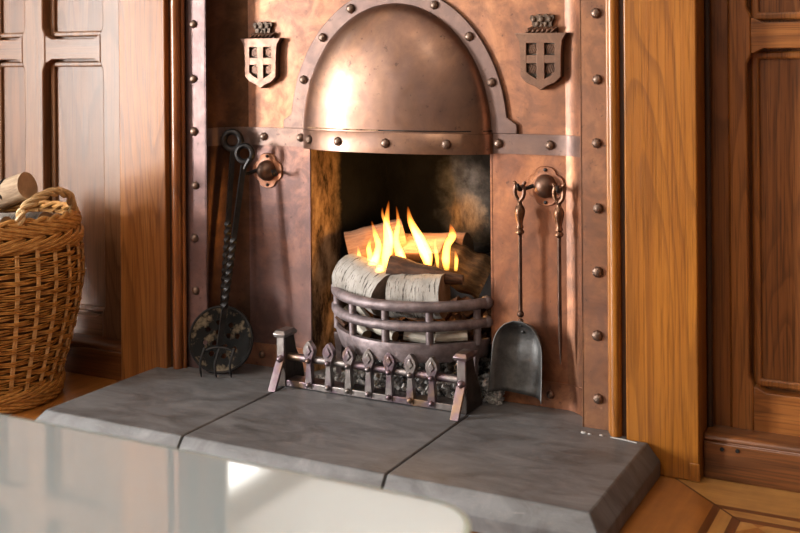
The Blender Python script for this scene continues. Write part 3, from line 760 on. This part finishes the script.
log('kindling', (-1.235,.115,-.555), (-1.155,.060,-.590), .012, [EMBER_WHITE, END_WOOD], 'pale kindling stick in the left of the grate under the birch log', 'kindling', n=8)
log('kindling', (-1.220,.100,-.520), (-1.150,.060,-.556), .008, [EMBER_WHITE, END_WOOD], 'thin pale sliver of kindling between the two left bars', 'kindling', n=6)
log('kindling', (-1.14,.06,-.570), (-1.075,.04,-.580), .011, [EMBER_WHITE, END_WOOD], 'pale kindling chunk behind the middle upright of the grate', 'kindling', n=8)
log('kindling', (-1.05,.035,-.572), (-.985,.05,-.580), .012, [EMBER_WHITE, END_WOOD], 'white kindling chunk resting on the plate right of middle', 'kindling', n=8)
log('kindling', (-.985,.05,-.574), (-.925,.075,-.570), .011, [EMBER_WHITE, END_WOOD], 'white kindling chunk nearest the right end of the plate', 'kindling', n=8)
log('kindling', (-1.07,.05,-.530), (-1.0,.06,-.545), .008, [LOG_SPLIT, END_WOOD], 'brown kindling strip behind the second bar', 'kindling', n=6)
def lumps(name, mat, region, count, smin, smax, label, cat, kind='stuff'):
    b = MB(); rnd = random.Random(11)
    for i in range(count):
        x, y, z = region(rnd); r = rnd.uniform(smin, smax)
        a = Vector((rnd.uniform(-1,1), rnd.uniform(-1,1), rnd.uniform(-1,1))).normalized()
        c = a.orthogonal().normalized(); d = a.cross(c)
        b.obox((x,y,z), a*r, c*r*rnd.uniform(.5,1), d*r*rnd.uniform(.4,.9))
    o = b.build(name, mat, base=(XC,.15,ZH), smooth=False); return tag(o, label, cat, kind=kind)
def heap(rnd):
    x = rnd.uniform(-1.285,-.862); y = rnd.uniform(.034,.37) if x < -.905 else rnd.uniform(.085,.30)
    if x > -.895: y = rnd.uniform(.085, .125)
    h = .030*math.exp(-((x+.98)/.12)**2) + .012 + .04*max(0,min(1,(y-.05)/.12))*math.exp(-((x+1.0)/.16)**2)
    return x, y, ZH + rnd.uniform(0, h)
lumps('ash_heap', ASH, heap, 3600, .0018, .0060, 'loose grey ash and cinders heaped under the grate behind the fender', 'ash')
def coals(rnd): return rnd.uniform(GX0+.03, GX1-.03), rnd.uniform(.07,.34), rnd.uniform(-.61,-.56)
lumps('ember_bed', LOG_CHAR, coals, 420, .006, .016, 'charred embers filling the fire grate under the logs', 'embers')

def flame_mat():
    mt = bpy.data.materials.new('flame'); mt.use_nodes = True; t = mt.node_tree; t.nodes.clear()
    out = t.nodes.new('ShaderNodeOutputMaterial'); em = t.nodes.new('ShaderNodeEmission')
    tc = t.nodes.new('ShaderNodeTexCoord'); sp = t.nodes.new('ShaderNodeSeparateXYZ'); t.links.new(tc.outputs['Generated'], sp.inputs[0])
    r = t.nodes.new('ShaderNodeValToRGB'); e = r.color_ramp.elements
    e[0].position = 0; e[0].color = (1,.42,.06,1); e[1].position = 1; e[1].color = (1,.16,.008,1)
    k = e.new(.6); k.color = (1,.46,.08,1)
    t.links.new(sp.outputs[2], r.inputs[0]); t.links.new(r.outputs[0], em.inputs['Color'])
    r2 = t.nodes.new('ShaderNodeValToRGB'); e = r2.color_ramp.elements
    e[0].position = 0; e[0].color = (.25,)*3+(1,); e[1].position = 1; e[1].color = (.10,)*3+(1,); k = e.new(.2); k.color = (1,)*3+(1,); k = e.new(.6); k.color = (.85,)*3+(1,)
    t.links.new(sp.outputs[2], r2.inputs[0])
    mu = t.nodes.new('ShaderNodeMath'); mu.operation = 'MULTIPLY'; mu.inputs[1].default_value = 640; t.links.new(r2.outputs[0], mu.inputs[0]); t.links.new(mu.outputs[0], em.inputs['Strength'])
    t.links.new(em.outputs[0], out.inputs['Volume'])
    return mt
FLAME = flame_mat()
fire = thing('fire', (-1.10,.14,-.46), 'bright yellow flames rising from the logs in the grate', 'fire')
def flame(pts, rs):
    P = smooth_path(pts, 6); R = []
    for i in range(len(rs)-1):
        for j in range(6): R.append(lerp(rs[i], rs[i+1], j/6))
    R.append(rs[-1])
    b = MB(); b.tube(P, R, 12, flat=.55, up=(1,0,0)); b.build('flame', FLAME, fire)
Y = .15
flame([(-1.183,Y,-.475),(-1.180,Y,-.445),(-1.173,Y,-.415),(-1.181,Y,-.388),(-1.190,Y,-.360)], [.004,.010,.008,.0065,.001])
flame([(-1.155,Y,-.480),(-1.153,Y,-.44),(-1.148,Y,-.40),(-1.152,Y,-.36),(-1.146,Y,-.312)], [.005,.013,.0125,.008,.001])
flame([(-1.145,Y+.01,-.42),(-1.148,Y+.01,-.385),(-1.166,Y+.01,-.350),(-1.168,Y+.01,-.330)], [.003,.006,.004,.001])
flame([(-1.118,Y+.01,-.475),(-1.122,Y+.01,-.44),(-1.134,Y+.01,-.40),(-1.128,Y+.01,-.360),(-1.133,Y+.01,-.325)], [.006,.013,.0075,.005,.001])
flame([(-1.100,Y,-.47),(-1.106,Y,-.45),(-1.118,Y,-.425),(-1.12,Y,-.405)], [.004,.008,.004,.001])
flame([(-1.050,Y,-.455),(-1.055,Y,-.425),(-1.072,Y,-.390),(-1.092,Y,-.355),(-1.099,Y,-.322)], [.007,.015,.0125,.008,.001])
flame([(-1.072,Y+.015,-.43),(-1.078,Y+.015,-.405),(-1.093,Y+.015,-.375),(-1.103,Y+.015,-.345)], [.004,.008,.006,.001])
flame([(-1.006,Y,-.455),(-1.008,Y,-.43),(-1.004,Y,-.40),(-.992,Y,-.378),(-.997,Y,-.354)], [.006,.010,.0085,.010,.001])
flame([(-1.027,Y,-.452),(-1.03,Y,-.425),(-1.034,Y,-.40),(-1.03,Y,-.385)], [.003,.005,.003,.001])
flame([(-.985,Y,-.455),(-.983,Y,-.43),(-.986,Y,-.41)], [.004,.005,.001])
flame([(-1.205,Y-.04,-.455),(-1.200,Y-.04,-.435),(-1.203,Y-.04,-.41)], [.004,.006,.001])
flame([(-1.165,Y-.05,-.475),(-1.160,Y-.05,-.458),(-1.166,Y-.05,-.44)], [.006,.010,.001])

flame([(-1.150,.075,-.468),(-1.148,.075,-.445),(-1.140,.08,-.42),(-1.144,.085,-.395)], [.005,.011,.008,.001])
flame([(-1.125,.055,-.478),(-1.122,.055,-.460),(-1.118,.06,-.435),(-1.122,.065,-.41)], [.005,.012,.008,.001])
flame([(-1.172,.10,-.455),(-1.166,.10,-.435),(-1.170,.10,-.41),(-1.163,.10,-.385)], [.004,.008,.006,.001])
flame([(-1.035,.12,-.452),(-1.038,.12,-.43),(-1.046,.12,-.41),(-1.052,.12,-.38)], [.004,.008,.005,.001])

# ------------------------------------------------------------------ fire tools
def ring(b, c, R, r, ax_u, ax_w, n=28):
    c = Vector(c); u = Vector(ax_u).normalized(); w = Vector(ax_w).normalized()
    b.tube([c + u*(R*math.cos(2*PI*i/n)) + w*(R*math.sin(2*PI*i/n)) for i in range(n)], r, 9, closed=True)
FACE = Vector((.36,-.90,.22)).normalized()
DC = Vector((-1.517, .034, -.633)); DR = .0725
sk = thing('ash_skimmer', (DC.x, DC.y, ZH), 'black perforated round ash skimmer standing in the left corner of the hearth', 'skimmer')
# perforated disc: dish of two surfaces with round holes, built as a polar grid with hole cells cut out by bmesh
fu = Vector((0,0,1)).cross(FACE).normalized()*1.0; fw_ = FACE.cross(fu).normalized()
holes = [(.0, .0)]
HOLES = [(math.cos(a)*.038, math.sin(a)*.038) for a in [i*PI/4+.2 for i in range(8)]] + [(math.cos(a)*.018, math.sin(a)*.018) for a in [i*PI/2+.5 for i in range(4)]]
def disc_mesh():
    me = bpy.data.meshes.new('t'); bm = bmesh.new()
    N = 96; R = DR
    step = 2*R/N; V = {}
    def inside(x, y):
        if x*x+y*y > (R*.985)**2: return False
        return all((x-hx)**2+(y-hy)**2 > .0055**2 for hx, hy in HOLES)
    def vert(i, j):
        if (i,j) not in V:
            x, y = -R+i*step, -R+j*step; d = (x*x+y*y)/(R*R)
            V[(i,j)] = bm.verts.new((x, y, .010*d))
        return V[(i,j)]
    for i in range(N):
        for j in range(N):
            if inside(-R+(i+.5)*step, -R+(j+.5)*step): bm.faces.new([vert(i,j), vert(i+1,j), vert(i+1,j+1), vert(i,j+1)])
    return bm
bm = disc_mesh(); b = MB(); bm.verts.ensure_lookup_table(); bm.verts.index_update()
b.add([DC + fu*v.co.x + fw_*v.co.y + FACE*v.co.z for v in bm.verts], [[v.index for v in f.verts] for f in bm.faces]); bm.free()
def disc_mat():
    nt = NT('skimmer_iron'); n = nt.noise(nt.coord(), 26, 5, .65); f = nt.noise(nt.coord(), 130, 3)
    c = nt.ramp(n, [(.53,(.012,.012,.012)), (.56,(.10,.075,.048)), (.66,(.27,.215,.145))])
    c = nt.mix(nt.math('MULTIPLY', f, .5), c, (.015,.014,.013)); nt.bump(n, .4, .004)
    return nt.set(Base_Color=c, Roughness=.75, Metallic=0.0, Specular_IOR_Level=.15)
dsk = b.build('perforated_disc', disc_mat(), sk)
md = dsk.modifiers.new('thickness', 'SOLIDIFY'); md.thickness = .0025
b = MB(); ring(b, DC + FACE*.010, DR, .0035, fu, fw_, 48); b.build('disc_rim', IRON, sk)
topd = DC + fw_*(DR-.005) + FACE*.008
RA = Vector((-1.5155, .078, -.184))       # ring of the skimmer handle
def twisted(b, p0, p1, r, a0, a1, n=60, turns=6, r1=None):
    p0, p1 = Vector(p0), Vector(p1)
    P = [p0.lerp(p1, i/n) for i in range(n+1)]
    # plain square bar with a twisted length between a0 and a1
    vs = []; t = (p1-p0).normalized(); u = t.orthogonal().normalized(); w = t.cross(u); q = 4
    for i in range(n+1):
        f = i/n; k = min(1, max(0, (f-a0)/(a1-a0))); a = k*turns*PI
        for c in range(q):
            an = a + PI/4 + c*PI/2
            vs.append(P[i] + u*(math.cos(an)*r) + w*(math.sin(an)*r))
    b.add(vs, [(i*q+c, i*q+(c+1)%q, (i+1)*q+(c+1)%q, (i+1)*q+c) for i in range(n) for c in range(q)] + [(3,2,1,0), tuple(n*q+c for c in range(q))])
b = MB(); twisted(b, RA - Vector((0,0,.024)), topd, .0078, .44, .88, 120, 4.5); b.build('shaft', IRON, sk)
b = MB(); ring(b, RA, .0205, .0075, (1,.25,0), (0,0,1)); b.build('ring_handle', IRON, sk)
tf = thing('toasting_fork', (-1.525, .0, ZH), 'black twisted toasting fork with ring handle leaning in front of the skimmer disc', 'toasting fork')
RB = Vector((-1.470, .062, -.2115)); FE = Vector((-1.496, -.004, -.636))
b = MB(); twisted(b, RB + Vector((-.002,-.002,-.026)), FE, .0082, .40, .80, 120, 4.5); b.build('shaft', IRON, tf)
b = MB(); ring(b, RB, .0185, .0065, (1,.25,0), (0,0,1))
b.tube(smooth_path([RB + Vector((.015,0,-.012)), RB + Vector((.006,-.003,-.026)), RB + Vector((-.002,-.002,-.040))], 4), [.0065,.0062,.0055,.005,.005,.005,.005,.005,.004][:9], 8)
b.build('ring_handle', IRON, tf)
b = MB()
cr = [FE + fu*x + Vector((0,0,-.004-.25*x*x/.03)) for x in [-.034+.068*i/12 for i in range(13)]]
b.tube(cr, .0032, 8)
for x in (-.034, 0, .034):
    p = FE + fu*x + Vector((0,0,-.006)); q = Vector((p.x+.006*0, p.y-.012, ZH+.002))
    b.tube(smooth_path([p, p.lerp(q,.5)+Vector((0,-.010,0)), q], 5), [.003]*6+[.0027]*3+[.002,.0012], 7)
b.build('prongs', IRON, tf)

def handle(b_, x, y, zt):   # turned baluster below the stirrup
    b_.lathe([(r*1.12, h) for r, h in [(.002,.0),(.0046,-.003),(.0046,-.007),(.0076,-.011),(.0098,-.018),(.0092,-.026),(.0066,-.037),(.0050,-.047),(.0068,-.051),(.0068,-.054),(.0048,-.056),(.0078,-.060),(.0078,-.064),(.0046,-.067),(.0032,-.070)]], (x,y,zt), (0,0,1), 16)
def stirrup(b_, x, y, zt):
    for sg in (-1, 1):
        b_.tube(smooth_path([(x, y, zt), (x+sg*.0075, y, zt+.009), (x+sg*.010, y, zt+.022), (x+sg*.008, y, zt+.032), (x+sg*.013, y, zt+.040)], 5), [.0042]*14+[.004,.004,.004,.004,.0038,.003,.002], 8)
    b_.tube([(x-.009,y,zt+.030),(x+.009,y,zt+.030)], .0028, 8)
XSV, XPK, YT = RR[0]-.045, RR[0]+.038, YP-.031
zt = -.288
sv = thing('fire_shovel', (XSV, YT, ZH), 'dark steel fire shovel with brass handle hanging right of the fire opening', 'shovel')
b = MB(); stirrup(b, XSV, YT, zt); b.build('hanging_loop', BRASS, sv)
b = MB(); handle(b, XSV, YT, zt); b.build('handle', BRASS, sv)
b = MB(); b.tube([(XSV,YT,zt-.068),(XSV,YT,-.522)], .0042, 10); b.ball((XSV,YT,-.516), .0075, 10); b.ball((XSV,YT,-.530), .006, 10); b.build('shaft', STEEL_ROD, sv)
# dished blade: rounded shoulders, raised rim at top and sides, open bottom edge
b = MB(); zb0, zb1 = -.5295, -.674; hw0, hw1 = .050, .056
nu, nv = 16, 18
def blade(u, v, off=0.0):
    # v from the open edge (0) up to the shoulder (1), u across
    s = 2*u-1
    hw = lerp(hw1, hw0, min(1, v*1.1))
    if v > .62: hw *= math.sqrt(max(0.0, 1-((v-.62)/.385)**2))
    rimk = max(abs(s)**5, (max(0, v-.55)/.45)**4)
    x = XSV - .003 + s*hw; z = lerp(zb1, zb0, v) - .008*u*(1-v)
    y = YT + .022 - .034*rimk - .020*(1-v)**2 + off
    return (x, y, z)
b.surf(lambda u, v: blade(u, v), nu, nv); bl = b.build('blade', SHOVEL_M, sv)
md = bl.modifiers.new('thickness', 'SOLIDIFY'); md.thickness = .0018
b = MB()
for z in (-.540, -.556): b.lathe([(.0035,0),(.003,.0025),(.001,.0035)], (XSV-.001, YT+.0165 if z < -.55 else YT+.006, z), (0,-1,0), 8)
b.build('blade_rivet', IRON, sv)
pk = thing('fire_poker', (XPK, YT, ZH+.09), 'slim iron poker with brass handle hanging right of the shovel', 'poker')
b = MB(); stirrup(b, XPK, YT, zt); b.build('hanging_loop', BRASS, pk)
b = MB(); handle(b, XPK, YT, zt); b.build('handle', BRASS, pk)
b = MB(); b.tube([(XPK,YT,zt-.068),(XPK,YT,-.50),(XPK,YT+.002,-.56),(XPK,YT+.003,-.608)], [.0042,.0042,.0042,.001], 10); b.build('shaft', STEEL_ROD, pk)

# ------------------------------------------------------------------ wicker basket and its logs
BX, BY = -2.000, -.20
ZR = -.345
bk = thing('wicker_basket', (BX, BY, ZF), 'round golden wicker log basket standing at the left end of the hearth', 'basket')
prof = [(.0,.150),(.05,.158),(.12,.178),(.20,.198),(.28,.209),(.34,.206),(.40,.196),(.44,.192)]
def rad(h):
    for (a, ra), (c, rc) in zip(prof, prof[1:]):
        if h <= c: return lerp(ra, rc, (h-a)/(c-a))
    return prof[-1][1]
NS = 28; HT = ZR - ZF
b = MB()
for k in range(NS):
    for q in (-1, 1):
        pts = []
        for i in range(29):
            h = .012 + (HT-.03)*i/28; r = rad(h)+.0018; a = 2*PI*k/NS + q*.0021/r
            pts.append((BX + r*math.cos(a), BY + r*math.sin(a), ZF+h))
        b.tube(pts, .0029, 6)
b.build('stakes', WICKER_STAKE, bk)
b = MB(); rows = 21; rnd = random.Random(3); rh = (HT-.105)/rows
for rw in range(rows):
    for s_ in range(3):
        h0 = .046 + rw*rh + (s_+.5)*rh*.86/3
        pts = []; M_ = NS*4; jz = rnd.uniform(-.0008,.0008)
        for i in range(M_):
            a = 2*PI*i/M_ ; ph = i/4.0
            amp = .0050*math.cos(PI*(ph + rw))
            h = h0 + .0010*math.sin(a*5+rw+s_*2) + jz + rnd.uniform(-.0005,.0005)
            r = rad(h) + amp + rnd.uniform(-.0006,.0006)
            pts.append((BX + r*math.cos(a), BY + r*math.sin(a), ZF+h))
        b.tube(pts, .0018, 5, closed=True)
b.build('woven_wall', WICKER, bk)
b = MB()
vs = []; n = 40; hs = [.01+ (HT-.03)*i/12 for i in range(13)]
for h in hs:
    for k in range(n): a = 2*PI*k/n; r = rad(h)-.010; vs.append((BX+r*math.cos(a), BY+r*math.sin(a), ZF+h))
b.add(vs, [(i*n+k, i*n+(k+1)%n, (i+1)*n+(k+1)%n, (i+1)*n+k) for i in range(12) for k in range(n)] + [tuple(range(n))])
b.build('inner_wall', WICKER_SHADE, bk)  # liner added to darken the gaps in the weave
def braid(z0, z1, mat, name, r0, strands=3, rr=.0042, count=22, out=.008, dirn=1, rows=1):
    """slanting rods wound round the rim, each running up and over its neighbours"""
    b = MB()
    for row in range(rows):
        za, zb_ = lerp(z0, z1, row/rows), lerp(z0, z1, (row+1)/rows)
        d = dirn*(1 if row % 2 == 0 else -1)
        for k in range(count):
            a0 = 2*PI*(k+.3*row)/count; pts = []
            for i in range(13):
                t = i/12; a = a0 + d*t*2*PI/count*2.6
                zz = lerp(za, zb_, t); r = r0(zz) + out*math.sin(PI*t)
                pts.append((BX + r*math.cos(a), BY + r*math.sin(a), zz))
            for q in range(strands):
                b.tube([(p[0], p[1], p[2]+(q-(strands-1)/2)*rr*1.8) for p in pts], [rr*.7]+[rr]*11+[rr*.7], 6)
    return b.build(name, mat, bk)
braid(ZR-.064, ZR-.004, WICKER_RIM, 'rim_braid', lambda z: rad(z-ZF)+.001, 2, .0036, 26, .007, 1, 2)
b = MB(); pts = []
for q in range(2):
    pts = [(BX + (.192+.0045*math.cos(a*16+q*PI))*math.cos(a), BY + (.192+.0045*math.cos(a*16+q*PI))*math.sin(a), ZR-.002+.005*math.sin(a*16+q*PI)) for a in [2*PI*i/160 for i in range(160)]]
    b.tube(pts, .0055, 7, closed=True)
b.build('rim', WICKER_RIM, bk)
braid(ZF+.004, ZF+.046, WICKER, 'foot_braid', lambda z: rad(z-ZF)+.001, 2, .0040, 24, .008, -1, 2)
b = MB()
hp = smooth_path([(BX+.192*math.cos(-.40), BY+.192*math.sin(-.40), ZR-.01), (BX+.194*math.cos(-.34), BY+.194*math.sin(-.34), ZR+.030), (BX+.19*math.cos(0.0), BY+.19*math.sin(0.0), ZR+.056), (BX+.19*math.cos(.4), BY+.19*math.sin(.4), ZR+.042), (BX+.19*math.cos(.65), BY+.19*math.sin(.65), ZR-.005)], 12)
for q in range(3):
    pp = []
    for i, p in enumerate(hp):
        t = (hp[min(i+1,len(hp)-1)]-hp[max(i-1,0)]).normalized(); u = Vector((0,0,1)) if abs(t.z) < .8 else Vector((math.cos(.2),math.sin(.2),0)); u = (u-t*u.dot(t)).normalized(); w = t.cross(u)
        an = i*.42 + q*2*PI/3; pp.append(p + u*(.0062*math.cos(an)) + w*(.0062*math.sin(an)))
    b.tube(pp, .0052, 7)
b.build('handle', WICKER_PALE, bk)
LG = 'logs in the wicker basket'
big = log('basket_log', (-2.10,-.26,-.360), (-1.838,-.235,-.270), .031, [BASKET_LOG, END_WOOD], 'thick tan log with a dark crack sticking up from the wicker basket', group=None, n=24)
b = MB(); Lb = (Vector((-1.838,-.235,-.270))-Vector((-2.10,-.26,-.360))).length
arc = [-.2+2.6*i/10 for i in range(11)]
b.tube([(Lb-.055+.004*math.sin(a*4), -.0305*math.sin(a), .0305*math.cos(a)-H) for a in [x-1.2 + .9 for x in arc]], [.001]+[.0038]*9+[.001], 6)
ck = b.build('crack', CHAR_BLACK, base=(0,0,-H)); ck.location = (0,0,0); ck.parent = big
log('basket_log', (-2.12,-.12,-.385), (-1.86,-.16,-.362), .024, [BIRCH, END_WOOD], 'pale birch log lying level along the back of the wicker basket', n=20)
log('basket_log', (-2.14,-.30,-.390), (-1.865,-.27,-.358), .024, [BIRCH, END_WOOD], 'pale birch log lying at the front of the wicker basket', n=20)
log('basket_log', (-2.10,-.22,-.44), (-1.86,-.20,-.43), .032, [BASKET_LOG, END_WOOD], 'tan log low in the wicker basket beneath the birch pieces', n=16)
log('basket_twig', (-1.96,-.30,-.345), (-1.86,-.215,-.305), .006, [LOG_BROWN, END_WOOD], 'thin knotty twig lying beside the basket handle', 'twig', n=8)

# ------------------------------------------------------------------ glass coffee table in front
TZ = -.300
ct = thing('coffee_table', (-.95, -1.66, ZF), 'pale frosted glass coffee table top blurred in the foreground', 'table')
def rrect(x0, x1, y0, y1, r, n=10):
    out = []
    for cx, cy, a0 in ((x1-r,y1-r,0),(x0+r,y1-r,PI/2),(x0+r,y0+r,PI),(x1-r,y0+r,1.5*PI)):
        out += [(cx+r*math.cos(a0+PI/2*i/n), cy+r*math.sin(a0+PI/2*i/n)) for i in range(n+1)]
    return out
tx0, tx1, ty0, ty1 = -1.50, -.283, -1.93, -1.321
b = MB(); b.zprism(rrect(tx0+.002,tx1-.002,ty0+.002,ty1-.002,.05), TZ-.0115, TZ-.0002, 0); b.build('glass_top', [GLASS_TOP], ct, bevel=.002)
b = MB(); o1 = rrect(tx0,tx1,ty0,ty1,.052); i1 = rrect(tx0+.004,tx1-.004,ty0+.004,ty1-.004,.048)
n = len(o1); vs = [(x,y,TZ-.0112) for x,y in o1]+[(x,y,TZ-.001) for x,y in o1]+[(x,y,TZ+.0002) for x,y in i1]
b.add(vs, [(r*n+i, r*n+(i+1)%n, (r+1)*n+(i+1)%n, (r+1)*n+i) for r in range(2) for i in range(n)]); b.build('polished_edge', GLASS_EDGE, ct)
for x in (tx0+.09, tx1-.09):
    for y in (ty0+.09, ty1-.09):
        b = MB(); b.tube([(x,y,ZF),(x,y,TZ-.0115)], .018, 16); b.build('leg', FRAME_WHITE, ct)

# ------------------------------------------------------------------ light
def area(name, loc, tgt, sx, sy, power, col):
    L = bpy.data.lights.new(name, 'AREA'); L.shape = 'RECTANGLE'; L.size = sx; L.size_y = sy; L.energy = power; L.color = col
    o = bpy.data.objects.new(name, L); COL.objects.link(o); o.location = W(loc)
    o.rotation_euler = (Vector(tgt)-Vector(loc)).to_track_quat('-Z', 'Y').to_euler(); return o
for (y0, y1, z0, z1), pw in zip(WINS, (500, 38, 75)):
    area('window_daylight', (XW-.14, (y0+y1)/2, (z0+z1)/2), (0, (y0+y1)/2, (z0+z1)/2), y1-y0, z1-z0, pw, (1.0,.975,.94))  # first is the room's daylight; the other two are added sheen and fill
def point(name, loc, power, col, r):
    L = bpy.data.lights.new(name, 'POINT'); L.energy = power; L.color = col; L.shadow_soft_size = r
    o = bpy.data.objects.new(name, L); COL.objects.link(o); o.location = W(loc); return o
point('ceiling_lamp', (-1.2, -3.4, 1.75), 55, (1,.80,.58), .30)  # unseen light added as warm fill
point('fire_glow', (-1.09, .15, -.37), 1.5, (1,.50,.16), .03)
wd = bpy.data.worlds.new('room_air'); SC.world = wd; wd.use_nodes = True
bg = wd.node_tree.nodes['Background']; bg.inputs['Color'].default_value = (.62,.56,.50,1); bg.inputs['Strength'].default_value = .17

# ------------------------------------------------------------------ camera
f_px, yaw, v0, roll = 1101.0, .4786, 59.5, -.0078
cam = bpy.data.cameras.new('camera'); co = bpy.data.objects.new('camera', cam); COL.objects.link(co); SC.camera = co
cam.sensor_width = 36; cam.lens = f_px*36/800; cam.shift_y = -(266.5-v0)/800; cam.clip_start = .02
c, s = math.cos(yaw), math.sin(yaw)
r0 = Vector((c,s,0)); fw = Vector((-s,c,0)); u0 = Vector((0,0,1))
r = r0*math.cos(roll)+u0*math.sin(roll); up = u0*math.cos(roll)-r0*math.sin(roll)
M4 = Matrix.Identity(4)
for i in range(3): M4[i][0], M4[i][1], M4[i][2] = r[i], up[i], -fw[i]
M4.translation = Vector((0,-2.0,H)); co.matrix_world = M4
cam.dof.use_dof = True; cam.dof.focus_distance = 2.25; cam.dof.aperture_fstop = 8.0

SC.view_settings.view_transform = 'Standard'; SC.view_settings.look = 'None'; SC.view_settings.gamma = 1; SC.view_settings.use_curve_mapping = False
SC.view_settings.exposure = 0.0
SC.cycles.use_denoising = True; SC.cycles.max_bounces = 8; SC.cycles.volume_step_rate = .5
SC.cycles.sample_clamp_indirect = 6
